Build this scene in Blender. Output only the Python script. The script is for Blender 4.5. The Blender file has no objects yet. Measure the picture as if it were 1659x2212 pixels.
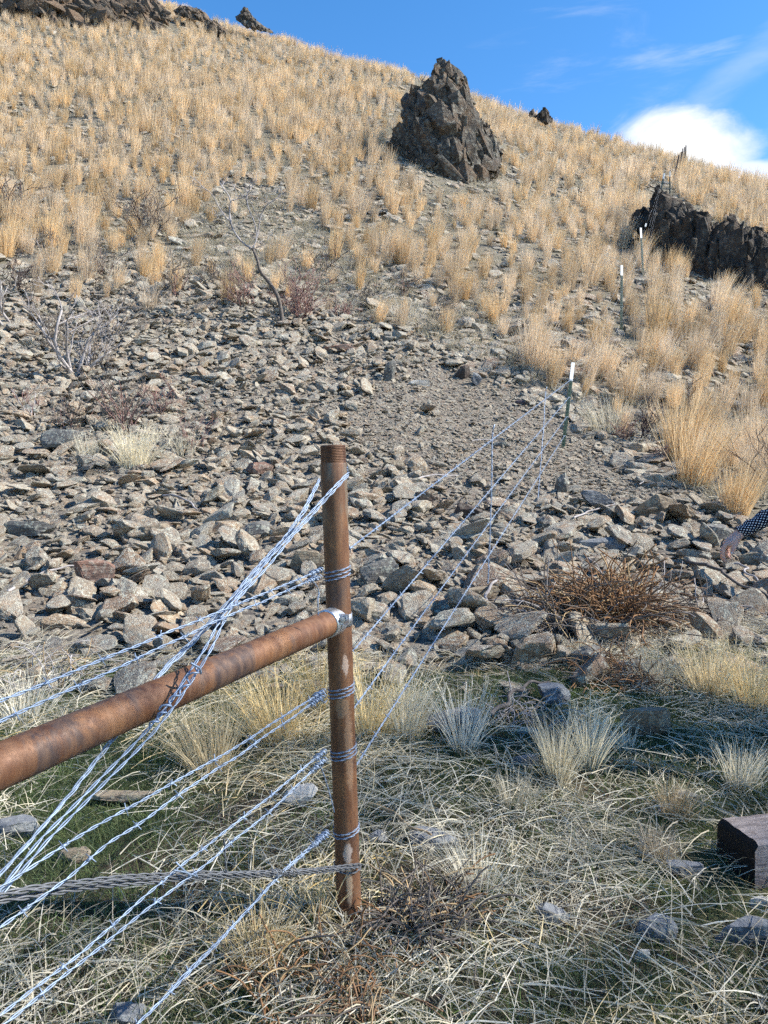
import bpy, bmesh, math, random
import numpy as np
from mathutils import Vector, Matrix, noise as mnoise
from mathutils import Euler

# ------------------------------------------------------------------ camera, sky, sun, exposure
SC = bpy.context.scene
COL = SC.collection
W, H = 1659.0, 2212.0            # layout pixels used while measuring the photograph
FPX = 1598.0                     # focal length in those pixels
PITCH = math.radians(3.0)
CZ = 1.55
cam_d = bpy.data.cameras.new('camera')
cam_d.sensor_fit = 'VERTICAL'
cam_d.sensor_height = 24.0
cam_d.lens = 24.0 * FPX / H
cam_d.clip_start = 0.05
cam_d.clip_end = 2000
cam = bpy.data.objects.new('camera', cam_d)
COL.objects.link(cam)
cam.location = (0, 0, CZ)
cam.rotation_euler = (math.radians(90) - PITCH, 0, 0)
SC.camera = cam

SUN_AZ = math.radians(93)        # clockwise from the viewing direction: from the right
SUN_EL = math.radians(42)
sun_dir = Vector((math.sin(SUN_AZ) * math.cos(SUN_EL), math.cos(SUN_AZ) * math.cos(SUN_EL), math.sin(SUN_EL)))
sd = bpy.data.lights.new('sun', 'SUN')
sd.energy = 4.2
sd.angle = math.radians(0.6)
sd.color = (1.0, 0.94, 0.83)
sun = bpy.data.objects.new('sun', sd)
COL.objects.link(sun)
sun.rotation_euler = sun_dir.to_track_quat('Z', 'Y').to_euler()
sun.location = (30, -8, 30)

world = bpy.data.worlds.new('World')
SC.world = world
world.use_nodes = True
wn = world.node_tree.nodes
wl = world.node_tree.links
wn.clear()
def wnode(t, **k):
    n = wn.new(t)
    for a, b in k.items():
        setattr(n, a, b)
    return n
w_out = wnode('ShaderNodeOutputWorld')
w_bg = wnode('ShaderNodeBackground')
w_bg.inputs['Strength'].default_value = 0.115
sky = wnode('ShaderNodeTexSky', sky_type='NISHITA')
sky.sun_disc = False
sky.sun_elevation = SUN_EL
sky.sun_rotation = SUN_AZ
sky.altitude = 900
sky.air_density = 1.0
sky.dust_density = 0.3
sky.ozone_density = 2.0
hsv = wnode('ShaderNodeHueSaturation')
hsv.inputs['Saturation'].default_value = 1.3
wl.new(sky.outputs[0], hsv.inputs['Color'])
tc = wnode('ShaderNodeTexCoord')

def px_dir(px, py):
    u = (px - W / 2) / FPX
    v = (H / 2 - py) / FPX
    return Vector((u, math.cos(PITCH) + v * math.sin(PITCH), -math.sin(PITCH) + v * math.cos(PITCH)))

def wmath(op, a, b=None, clamp=False):
    n = wnode('ShaderNodeMath', operation=op)
    n.use_clamp = clamp
    for i, s in enumerate((a, b)):
        if s is None:
            continue
        if isinstance(s, (int, float)):
            n.inputs[i].default_value = s
        else:
            wl.new(s, n.inputs[i])
    return n.outputs[0]
def wdot(vec):
    n = wnode('ShaderNodeVectorMath', operation='DOT_PRODUCT')
    wl.new(tc.outputs['Generated'], n.inputs[0])
    n.inputs[1].default_value = vec
    return n.outputs['Value']
def wnoise(scale, detail, rough, stretch=(1, 1, 1), rot=(0, 0, 0), dist=0.0):
    m = wnode('ShaderNodeMapping')
    m.inputs['Rotation'].default_value = rot
    m.inputs['Scale'].default_value = stretch
    wl.new(tc.outputs['Generated'], m.inputs['Vector'])
    n = wnode('ShaderNodeTexNoise')
    n.inputs['Scale'].default_value = scale
    n.inputs['Detail'].default_value = detail
    n.inputs['Roughness'].default_value = rough
    n.inputs['Distortion'].default_value = dist
    wl.new(m.outputs[0], n.inputs['Vector'])
    return n.outputs['Fac']
def wrange(v, a, b, c=0.0, d=1.0):
    n = wnode('ShaderNodeMapRange', interpolation_type='SMOOTHSTEP')
    wl.new(v, n.inputs['Value'])
    n.inputs['From Min'].default_value = a
    n.inputs['From Max'].default_value = b
    n.inputs['To Min'].default_value = c
    n.inputs['To Max'].default_value = d
    return n.outputs[0]
def cloud_blob(px, py, half_w, half_h, tilt):
    """soft mask of a cloud bank around a sky direction; half sizes are in radians"""
    c = px_dir(px, py).normalized()
    r = Vector((0, 0, 1)).cross(c).normalized() * -1
    u = r.cross(c).normalized()
    if u.z < 0: u = -u
    r2 = (r * math.cos(tilt) + u * math.sin(tilt)).normalized()
    u2 = (u * math.cos(tilt) - r * math.sin(tilt)).normalized()
    a = wmath('DIVIDE', wdot(r2), half_w)
    b = wmath('DIVIDE', wdot(u2), half_h)
    q = wmath('ADD', wmath('MULTIPLY', a, a), wmath('MULTIPLY', b, b))
    front = wmath('GREATER_THAN', wdot(c), 0.2)
    return q, front
q1, f1 = cloud_blob(1485, 325, 0.074, 0.040, -0.24)
n1 = wnoise(9.0, 9.0, 0.64, (1.0, 1.0, 2.2), (0, math.radians(-20), 0), .4)
q1n = wmath('ADD', q1, wmath('MULTIPLY', wmath('SUBTRACT', n1, 0.5), 2.6))
m1 = wmath('MULTIPLY', wrange(q1n, 1.7, 0.1), f1)
q2, f2 = cloud_blob(1640, 372, 0.06, 0.016, -0.25)
m2 = wmath('MULTIPLY', wmath('MULTIPLY', wrange(wmath('ADD', q2, wmath('MULTIPLY', wmath('SUBTRACT', n1, 0.5), 1.6)), 1.1, 0.2), f2), 0.75)
# thin cirrus streaks
cdir = px_dir(1560, 130).normalized()
n2 = wnoise(3.2, 9.0, 0.62, (1.2, 1.2, 7.0), (0.0, math.radians(38), 0.0), 0.6)
veil = wmath('MULTIPLY', wrange(n2, 0.53, 0.82), 0.28)
veil_zone = wrange(wdot(px_dir(1800, 150).normalized()), 0.86, 0.97)
m3 = wmath('MULTIPLY', veil, veil_zone)
q4, f4 = cloud_blob(1650, 110, 0.13, 0.020, 0.50)
m4 = wmath('MULTIPLY', wmath('MULTIPLY', wrange(wmath('ADD', q4, wmath('MULTIPLY', wmath('SUBTRACT', n2, 0.5), 4.0)), 1.6, -0.8), f4), 0.22)
cm = wmath('MAXIMUM', wmath('MAXIMUM', m1, m2), wmath('MAXIMUM', m3, m4), clamp=True)
w_mix = wnode('ShaderNodeMix', data_type='RGBA')
wl.new(cm, w_mix.inputs[0])
wl.new(hsv.outputs[0], w_mix.inputs[6])
w_mix.inputs[7].default_value = (4.4, 4.45, 4.55, 1)
wl.new(w_mix.outputs[2], w_bg.inputs['Color'])
wl.new(w_bg.outputs[0], w_out.inputs[0])

SC.view_settings.view_transform = 'Standard'
SC.view_settings.look = 'None'
SC.view_settings.gamma = 1.0
SC.view_settings.exposure = 1.25
SC.view_settings.use_curve_mapping = False
SC.render.engine = 'CYCLES'
SC.cycles.max_bounces = 4
SC.cycles.diffuse_bounces = 2
SC.cycles.transmission_bounces = 3
SC.cycles.use_denoising = False
SC.cycles.use_adaptive_sampling = True
SC.cycles.adaptive_threshold = 0.03
SC.cycles.adaptive_min_samples = 20
SC.render.film_transparent = False

# ------------------------------------------------------------------ helpers
rng = np.random.default_rng(7)
random.seed(7)

def P3(px, py, d):
    """photograph pixel and distance along the optical axis -> world point"""
    return Vector((0, 0, CZ)) + px_dir(px, py) * d

def to_px(x, y, z):
    """world arrays -> layout pixels and distance (used to lay zones out on the hillside)"""
    z = z - CZ
    d = y * math.cos(PITCH) - z * math.sin(PITCH)
    v = (y * math.sin(PITCH) + z * math.cos(PITCH))
    dd = np.where(d > 0.05, d, 1e9)
    return W / 2 + FPX * x / dd, H / 2 - FPX * v / dd, d

def pchip(xs, ys, xq):
    xs = np.asarray(xs, float); ys = np.asarray(ys, float)
    h = np.diff(xs); dl = np.diff(ys) / h
    m = np.zeros_like(xs)
    m[0] = dl[0]; m[-1] = dl[-1]
    for i in range(1, len(xs) - 1):
        if dl[i - 1] * dl[i] > 0:
            w1 = 2 * h[i] + h[i - 1]; w2 = h[i] + 2 * h[i - 1]
            m[i] = (w1 + w2) / (w1 / dl[i - 1] + w2 / dl[i])
    k = np.clip(np.searchsorted(xs, xq) - 1, 0, len(xs) - 2)
    t = (xq - xs[k]) / h[k]
    t2 = t * t; t3 = t2 * t
    return ((2 * t3 - 3 * t2 + 1) * ys[k] + (t3 - 2 * t2 + t) * h[k] * m[k]
            + (-2 * t3 + 3 * t2) * ys[k + 1] + (t3 - t2) * h[k] * m[k + 1])

def vnoise(x, y, seed=0):
    xi = np.floor(x).astype(np.int64); yi = np.floor(y).astype(np.int64)
    fx = x - xi; fy = y - yi
    fx = fx * fx * (3 - 2 * fx); fy = fy * fy * (3 - 2 * fy)
    def hsh(a, b):
        n = (a * 374761393 + b * 668265263 + seed * 974711) & 0x7fffffff
        n = ((n ^ (n >> 13)) * 1274126177) & 0x7fffffff
        return ((n ^ (n >> 16)) & 0xffff) / 65535.0
    return ((hsh(xi, yi) * (1 - fx) + hsh(xi + 1, yi) * fx) * (1 - fy)
            + (hsh(xi, yi + 1) * (1 - fx) + hsh(xi + 1, yi + 1) * fx) * fy) * 2 - 1
def fbm(x, y, oct=4, seed=0):
    s = 0; a = 1.0; t = 0
    for i in range(oct):
        s = s + a * vnoise(x * 2 ** i + 17.3 * i, y * 2 ** i - 9.1 * i, seed + i); t += a; a *= 0.5
    return s / t

# ------------------------------------------------------------------ the hillside as a height field
def profile(X, rows):
    """rows: (pixel row, slope of the ground that leads up to it) seen down one pixel column"""
    d, z = 0.0, -CZ
    pts = [(0.0, 0.0)]
    for py, s in rows:
        v = (H / 2 - py) / FPX
        dn = (z - s * d) / (v - s)
        z = z + s * (dn - d); d = dn
        p = P3(X, py, d)
        pts.append((math.hypot(p.x, p.y), p.z))
    return pts
NEAR = [(2212, .158), (1990, .158), (1700, .158), (1400, .158), (1250, .22), (1106, .27)]
COLS = {
    0: [(900, .42), (700, .60), (500, .72), (300, .82), (100, .90), (0, .92), (-70, .90)],
    370: [(900, .40), (700, .60), (500, .72), (300, .82), (100, .86), (22, .80)],
    590: [(900, .39), (700, .60), (500, .72), (300, .82), (150, .80), (86, .78)],
    830: [(900, .38), (700, .60), (500, .72), (300, .78), (156, .76)],
    1030: [(930, .33), (710, .63), (550, .68), (400, .70), (226, .70)],
    1230: [(965, .28), (715, .66), (600, .62), (450, .62), (310, .64), (286, .62)],
    1450: [(965, .28), (715, .60), (600, .60), (450, .60), (356, .585)],
    1659: [(965, .27), (715, .58), (600, .58), (450, .58), (410, .57)],
}
profs = []
for X, rows in COLS.items():
    p = profile(X, NEAR + rows)
    r, z = p[-1]
    s = (p[-1][1] - p[-2][1]) / (p[-1][0] - p[-2][0])
    if X == 0:
        p += [(r + 12, z + 6), (r + 40, z + 12), (r + 120, z + 5), (400, z - 60)]
    else:
        p += [(r * 1.10, z + r * .10 * s * .55), (r * 1.3, z + r * .30 * s * .30), (r * 2, z + r * .1), (400, z - 50)]
    profs.append((math.degrees(math.atan2((X - W / 2) / FPX, math.cos(PITCH))), p))
z0 = profs[0][1]
profs.insert(0, (-52, [(r, z * .93) for r, z in z0]))
profs.insert(0, (-95, [(0, 0), (5, .5), (15, 3), (40, 14), (80, 26), (150, 30), (400, -20)]))
profs.insert(0, (-140, [(0, 0), (5, -.1), (15, -.5), (40, -2), (150, -12), (400, -30)]))
profs.append((50, [(0, 0), (3, .45), (6, 1.0), (10, 1.9), (20, 5), (40, 11), (60, 14), (120, 12), (400, -30)]))
profs.append((92, [(0, 0), (3, .25), (6, .4), (15, .8), (40, .5), (100, -6), (400, -30)]))
profs.append((140, [(0, 0), (5, -.4), (20, -3), (60, -12), (400, -40)]))
az = np.array([a for a, _ in profs]); az_ext = np.concatenate([az[-2:] - 360, az, az[:2] + 360])
NR, NT = 420, 721
RR = np.concatenate([[0.0], np.geomspace(0.35, 400, NR - 1)])
raw = np.array([pchip([q[0] for q in p], [q[1] for q in p], RR) for _, p in profs])
raw = np.concatenate([raw[-2:], raw, raw[:2]])
TT = np.linspace(-180, 180, NT)
HT = np.array([pchip(az_ext, raw[:, j], TT) for j in range(NR)]).T      # [theta, r]
ker = np.array([1, 4, 7, 4, 1]); ker = ker / ker.sum()
pad = np.concatenate([HT[-3:-1], HT, HT[1:3]])
HT = sum(ker[i] * pad[i:i + NT] for i in range(5))

def hgt(x, y):
    x = np.asarray(x, float); y = np.asarray(y, float)
    r = np.hypot(x, y)
    th = np.degrees(np.arctan2(x, y))
    ti = np.clip((th + 180) / 360 * (NT - 1), 0, NT - 1.001)
    i = ti.astype(int); ft = ti - i
    rj = np.where(r < 0.35, r / 0.35, 1 + (np.log(np.maximum(r, .35) / .35) / math.log(400 / .35)) * (NR - 2))
    rj = np.clip(rj, 0, NR - 1.001)
    j = rj.astype(int); fr = rj - j
    z = (HT[i, j] * (1 - ft) * (1 - fr) + HT[i + 1, j] * ft * (1 - fr)
         + HT[i, j + 1] * (1 - ft) * fr + HT[i + 1, j + 1] * ft * fr)
    amp = np.clip((r - 1.0) / 8, 0.15, 1.0)
    z = z + amp * (0.055 * fbm(x * .9, y * .9, 4, 3) + 0.10 * np.clip((r - 12) / 20, 0, 1) * fbm(x * .22, y * .22, 3, 9))
    return z

def ground(px, py, tmax=160.0):
    """first hit of a pixel's ray with the hillside"""
    d = px_dir(px, py)
    t = np.concatenate([np.arange(0.8, 12, 0.02), np.arange(12, tmax, 0.06)])
    zr = CZ + t * d.z
    zt = hgt(t * d.x, t * d.y)
    k = np.argmax(zr < zt)
    if zr[k] >= zt[k]:                      # ray passes just over the ridge: take the ridge point under it
        m = t < 85
        k = int(np.argmin(np.where(m, (zr - zt) / t, 1e9)))
    x, y = t[k] * d.x, t[k] * d.y
    return Vector((x, y, float(hgt(x, y)))), float(t[k])

def normal_at(x, y, e=0.15):
    gx = (float(hgt(x + e, y)) - float(hgt(x - e, y))) / (2 * e)
    gy = (float(hgt(x, y + e)) - float(hgt(x, y - e))) / (2 * e)
    return Vector((-gx, -gy, 1)).normalized()

def lerp_curve(pts):
    xs = [p[0] for p in pts]; ys = [p[1] for p in pts]
    return lambda x: np.interp(x, xs, ys)
Y_FG = lerp_curve([(-400, 1400), (0, 1395), (400, 1425), (700, 1410), (900, 1440), (1100, 1430), (1300, 1405), (1450, 1372), (1659, 1365), (2100, 1370)])
Y_SC = lerp_curve([(-400, 640), (0, 640), (300, 600), (600, 640), (900, 730), (1100, 815), (1250, 905), (1400, 1020), (1500, 1080), (1659, 1180), (2100, 1350)])
Y_TU = lerp_curve([(-400, 590), (0, 585), (200, 570), (330, 540), (430, 490), (560, 470), (680, 520), (760, 580), (900, 625), (1050, 705), (1150, 790), (1250, 850), (1400, 950), (1500, 1020), (1600, 1085), (1659, 1110), (2100, 1250)])

# ------------------------------------------------------------------ mesh collector
class MB:
    def __init__(self):
        self.v = []; self.f = []; self.n = 0; self.uv = []
    def add(self, verts, faces, uv=None):
        verts = np.asarray(verts, float).reshape(-1, 3)
        self.v.append(verts)
        self.f.extend([tuple(int(i) + self.n for i in f) for f in faces])
        self.n += len(verts)
        self.uv.append(np.zeros((len(verts), 2)) if uv is None else np.asarray(uv, float))
        return self
    def tube(self, pts, rad, sides=6, cap=True):
        pts = np.asarray([tuple(p) for p in pts], float)
        k = len(pts)
        rad = np.full(k, rad, float) if np.isscalar(rad) else np.asarray(rad, float)
        tan = np.gradient(pts, axis=0)
        tan /= np.linalg.norm(tan, axis=1)[:, None] + 1e-12
        ref = np.array([0, 0, 1.0]) if abs(tan[0, 2]) < .9 else np.array([1.0, 0, 0])
        s = np.cross(tan[0], ref); s /= np.linalg.norm(s)
        S = [s]
        for i in range(1, k):
            s = S[-1] - tan[i] * np.dot(S[-1], tan[i])
            nrm = np.linalg.norm(s)
            s = s / nrm if nrm > 1e-6 else S[-1]
            S.append(s)
        S = np.array(S); B = np.cross(tan, S)
        a = np.linspace(0, 2 * math.pi, sides, endpoint=False)
        ring = (np.cos(a)[None, :, None] * S[:, None, :] + np.sin(a)[None, :, None] * B[:, None, :])
        V = pts[:, None, :] + rad[:, None, None] * ring
        F = []
        for i in range(k - 1):
            for j in range(sides):
                j2 = (j + 1) % sides
                F.append((i * sides + j, i * sides + j2, (i + 1) * sides + j2, (i + 1) * sides + j))
        if cap:
            F.append(tuple(range(sides - 1, -1, -1)))
            F.append(tuple((k - 1) * sides + j for j in range(sides)))
        return self.add(V.reshape(-1, 3), F)
    def box(self, c, size, rot=None):
        s = np.array(size) / 2
        v = np.array([(x, y, z) for x in (-1, 1) for y in (-1, 1) for z in (-1, 1)]) * s
        if rot is not None:
            v = v @ np.array(rot.to_3x3() if isinstance(rot, Matrix) else rot.to_matrix()).T
        return self.add(v + np.array(tuple(c)), [(0, 1, 3, 2), (4, 6, 7, 5), (0, 4, 5, 1), (2, 3, 7, 6), (0, 2, 6, 4), (1, 5, 7, 3)])
    def mesh(self, name, mat=None, smooth=False, uv=False):
        me = bpy.data.meshes.new(name)
        V = np.concatenate(self.v) if self.v else np.zeros((0, 3))
        me.from_pydata(V.tolist(), [], self.f)
        if smooth:
            me.polygons.foreach_set('use_smooth', np.ones(len(me.polygons), bool))
        if uv:
            U = np.concatenate(self.uv)
            lay = me.uv_layers.new(name='UVMap')
            vi = np.zeros(len(me.loops), np.int32)
            me.loops.foreach_get('vertex_index', vi)
            lay.data.foreach_set('uv', U[vi].ravel())
        if mat is not None:
            me.materials.append(mat)
        me.update()
        return me
    def build(self, name, mat=None, parent=None, smooth=False, uv=False, coll=None):
        o = bpy.data.objects.new(name, self.mesh(name, mat, smooth, uv))
        (coll or COL).objects.link(o)
        if parent is not None:
            o.parent = parent
        return o

def tag(o, label=None, cat=None, group=None, kind=None):
    if label: o['label'] = label
    if cat: o['category'] = cat
    if group: o['group'] = group
    if kind: o['kind'] = kind
    return o
def empty(name, loc=(0, 0, 0)):
    o = bpy.data.objects.new(name, None)
    o.empty_display_size = 0.1
    COL.objects.link(o)
    o.location = loc
    return o

# ------------------------------------------------------------------ materials
class NT_:
    def __init__(self, name):
        self.m = bpy.data.materials.new(name)
        self.m.use_nodes = True
        self.t = self.m.node_tree
        self.t.nodes.clear()
        self.out = self.t.nodes.new('ShaderNodeOutputMaterial')
    def n(self, t, **k):
        x = self.t.nodes.new(t)
        for a, b in k.items(): setattr(x, a, b)
        return x
    def l(self, a, b): self.t.links.new(a, b)
    def val(self, s, i):
        if isinstance(s, (int, float)): i.default_value = s
        elif isinstance(s, (tuple, list)): i.default_value = tuple(s) if len(s) != 3 or i.type == 'VECTOR' else (*s, 1)
        else: self.l(s, i)
    def math(self, op, a, b=None, clamp=False):
        x = self.n('ShaderNodeMath', operation=op); x.use_clamp = clamp
        self.val(a, x.inputs[0])
        if b is not None: self.val(b, x.inputs[1])
        return x.outputs[0]
    def vmath(self, op, a, b=None):
        x = self.n('ShaderNodeVectorMath', operation=op)
        self.val(a, x.inputs[0])
        if b is not None: self.val(b, x.inputs[1])
        return x.outputs['Value'] if op in ('DOT_PRODUCT', 'LENGTH', 'DISTANCE') else x.outputs[0]
    def noise(self, vec, scale, detail=4, rough=.55, dist=0.0):
        x = self.n('ShaderNodeTexNoise')
        self.l(vec, x.inputs['Vector'])
        x.inputs['Scale'].default_value = scale; x.inputs['Detail'].default_value = detail
        x.inputs['Roughness'].default_value = rough; x.inputs['Distortion'].default_value = dist
        return x.outputs['Fac']
    def voro(self, vec, scale, feature='F1', out='Distance'):
        x = self.n('ShaderNodeTexVoronoi', feature=feature)
        self.l(vec, x.inputs['Vector']); x.inputs['Scale'].default_value = scale
        return x.outputs[out]
    def rng(self, v, a, b, c=0.0, d=1.0, smooth=True):
        x = self.n('ShaderNodeMapRange', interpolation_type='SMOOTHSTEP' if smooth else 'LINEAR')
        self.val(v, x.inputs['Value'])
        for k, q in zip(('From Min', 'From Max', 'To Min', 'To Max'), (a, b, c, d)): x.inputs[k].default_value = q
        return x.outputs[0]
    def mix(self, f, a, b, mode='MIX'):
        x = self.n('ShaderNodeMix', data_type='RGBA', blend_type=mode)
        self.val(f, x.inputs[0]); self.val(a, x.inputs[6]); self.val(b, x.inputs[7])
        return x.outputs[2]
    def ramp(self, v, stops):
        x = self.n('ShaderNodeValToRGB')
        self.l(v, x.inputs[0])
        e = x.color_ramp.elements
        while len(e) < len(stops): e.new(0.5)
        for q, (p, c) in zip(e, stops):
            q.position = p; q.color = (*c, 1)
        return x.outputs[0]
    def scale_vec(self, vec, s):
        x = self.n('ShaderNodeMapping'); self.l(vec, x.inputs['Vector']); x.inputs['Scale'].default_value = s
        return x.outputs[0]
    def bump(self, h, strength=.5, dist=.01):
        x = self.n('ShaderNodeBump')
        x.inputs['Strength'].default_value = strength; x.inputs['Distance'].default_value = dist
        self.l(h, x.inputs['Height'])
        return x.outputs[0]
    def pbr(self, color, rough=.8, metal=0.0, normal=None, spec=.3, extra=None):
        b = self.n('ShaderNodeBsdfPrincipled')
        self.val(color, b.inputs['Base Color']); self.val(rough, b.inputs['Roughness']); self.val(metal, b.inputs['Metallic'])
        b.inputs['Specular IOR Level'].default_value = spec
        if normal is not None: self.l(normal, b.inputs['Normal'])
        for k, q in (extra or {}).items(): self.val(q, b.inputs[k])
        self.l(b.outputs[0], self.out.inputs[0])
        return self.m
    def obj(self): return self.n('ShaderNodeTexCoord').outputs['Object']
    def rnd(self): return self.n('ShaderNodeObjectInfo').outputs['Random']
    def geo(self): return self.n('ShaderNodeNewGeometry')

def m_stone(name, warm=0.5, lichen=0.5, dark=1.0):
    k = NT_(name)
    r = k.rnd()
    off = k.n('ShaderNodeCombineXYZ')
    for i, q in enumerate((37.0, 91.0, 53.0)): k.l(k.math('MULTIPLY', r, q), off.inputs[i])
    v = k.vmath('ADD', k.obj(), off.outputs[0])
    r2 = k.math('FRACT', k.math('MULTIPLY', r, 17.13))
    base = k.ramp(r2, [(0.0, (.15, .145, .135)), (.18, (.28, .225, .165)), (.36, (.335, .285, .22)), (.52, (.19, .175, .155)),
                       (.68, (.32, .22, .135)), (.82, (.185, .115, .08)), (.92, (.40, .36, .29)), (1.0, (.165, .165, .16))])
    n_big = k.noise(v, 2.2, 5, .6)
    n_fine = k.noise(v, 16, 6, .65)
    band = k.noise(k.scale_vec(v, (2.0, 2.0, 15.0)), 1.8, 5, .6, .8)
    c = k.mix(k.rng(band, .42, .60, 0, .85), base, k.mix(.5, base, (.14, .12, .10)))
    c = k.mix(k.rng(n_big, .50, .62, 0, .6), c, (.25, .15, .085))          # rusty weathering
    lich = k.math('MULTIPLY', k.rng(k.noise(v, 5.5, 7, .75), .49, .58), k.rng(k.noise(v, 1.7, 3, .5), .36, .56))
    c = k.mix(k.math('MULTIPLY', lich, .75), c, (.50, .51, .42))             # pale grey-green lichen
    spk = k.math('MULTIPLY', k.rng(k.noise(v, 22, 4, .7), .53, .60), k.rng(k.noise(v, 3.1, 3, .5), .40, .56))
    c = k.mix(k.math('MULTIPLY', spk, .7), c, (.62, .60, .52))
    crk = k.rng(k.noise(v, 9.0, 6, .7, 1.2), .40, .33)
    c = k.mix(k.math('MULTIPLY', crk, .35), c, (.06, .05, .043))
    c = k.mix(k.rng(n_fine, .3, .75, .0, .5), c, k.mix(.5, c, (.30, .27, .22)))
    c = k.mix(1.0, c, (dark, dark, dark), 'MULTIPLY')
    hgt_ = k.math('ADD', k.math('MULTIPLY', n_fine, 1.2), band)
    return k.pbr(c, .88, 0, k.bump(hgt_, .7, .025), .2)

def m_outcrop(name, base=(.075, .065, .055), brown=(.14, .085, .05), lich=(.26, .25, .20), la=.55, scale=1.0):
    k = NT_(name)
    v = k.obj()
    n1 = k.noise(v, 1.1 * scale, 6, .62); n2 = k.noise(v, 6 * scale, 7, .68); n3 = k.noise(v, 22 * scale, 4, .6)
    c = k.mix(k.rng(n1, .40, .66), base, brown)
    c = k.mix(k.math('MULTIPLY', k.rng(n2, .48, .64), la), c, lich)
    c = k.mix(k.rng(n3, .35, .7, 0, .5), c, k.mix(.5, c, (.03, .027, .025)))
    return k.pbr(c, .9, 0, k.bump(k.math('ADD', n2, k.math('MULTIPLY', n3, .5)), .9, .14), .2)

def m_blade(name, cols, trans=.45, rough=.7, green_base=None, spec=.2):
    """dry grass: colour varies per blade and per tuft"""
    k = NT_(name)
    r = k.rnd()
    isl = k.geo().outputs['Random Per Island']
    a = k.ramp(isl, [(i / (len(cols) - 1), c) for i, c in enumerate(cols)])
    hs = k.n('ShaderNodeHueSaturation')
    k.l(a, hs.inputs['Color'])
    k.l(k.rng(r, 0, 1, .68, 1.15, False), hs.inputs['Value'])
    k.l(k.rng(k.math('FRACT', k.math('MULTIPLY', r, 7.7)), 0, 1, .72, 1.14, False), hs.inputs['Saturation'])
    d = k.n('ShaderNodeBsdfPrincipled')
    k.l(hs.outputs[0], d.inputs['Base Color']); d.inputs['Roughness'].default_value = rough
    d.inputs['Specular IOR Level'].default_value = spec
    t = k.n('ShaderNodeBsdfTranslucent'); k.l(hs.outputs[0], t.inputs['Color'])
    mx = k.n('ShaderNodeMixShader'); mx.inputs[0].default_value = trans
    k.l(d.outputs[0], mx.inputs[1]); k.l(t.outputs[0], mx.inputs[2])
    k.l(mx.outputs[0], k.out.inputs[0])
    return k.m

def m_wood(name, a, b, scale=12.0, rough=.85):
    k = NT_(name)
    v = k.obj()
    n = k.noise(v, scale, 5, .6); n2 = k.noise(v, scale * .2, 3, .5)
    c = k.mix(k.rng(n, .35, .65), a, b)
    c = k.mix(k.rng(n2, .4, .65, 0, .45), c, (.05, .045, .045))
    return k.pbr(c, rough, 0, k.bump(n, .5, .004), .2)

def m_galv(name, col=(.62, .66, .72), rough=.38, metal=.9):
    k = NT_(name)
    v = k.obj()
    n = k.noise(v, 60, 4, .6)
    c = k.mix(k.rng(n, .35, .7), col, tuple(q * .72 for q in col))
    return k.pbr(c, k.rng(n, .3, .7, rough - .07, rough + .15, False), metal, None, .4)

def m_rust():
    k = NT_('rusted_pipe_steel')
    v = k.obj()
    n1 = k.noise(k.scale_vec(v, (1, 1, .55)), 9, 8, .68, .5)
    n2 = k.noise(v, 70, 5, .65)
    n3 = k.noise(k.scale_vec(v, (1, 1, .4)), 5.5, 6, .62, .8)
    n4 = k.noise(k.scale_vec(v, (1, 1, .12)), 46, 4, .6)
    c = k.ramp(n1, [(.26, (.055, .026, .017)), (.42, (.100, .044, .024)), (.52, (.145, .065, .032)), (.62, (.225, .105, .046)), (.76, (.165, .09, .054))])
    c = k.mix(k.rng(n3, .51, .60, 0, .80), c, (.050, .042, .044))                # bluish mill scale
    c = k.mix(k.rng(n4, .35, .70, 0, .35), c, (.30, .175, .105))                # pale vertical streaks
    c = k.mix(k.rng(n2, .45, .75, 0, .3), c, k.mix(.5, c, (.045, .02, .012)))
    return k, v, c, n1, n2
def m_rust_plain():
    k, v, c, n1, n2 = m_rust()
    sp = k.rng(k.voro(v, 120), .0, .10, 1, 0)
    gate = k.rng(k.noise(v, 11, 2), .58, .66)
    c = k.mix(k.math('MULTIPLY', k.math('MULTIPLY', sp, gate), .75), c, (.55, .50, .45))
    return k.pbr(c, k.rng(n2, .3, .7, .45, .75, False), .25, k.bump(k.math('ADD', n1, k.math('MULTIPLY', n2, .3)), .12, .004), .4)
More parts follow.
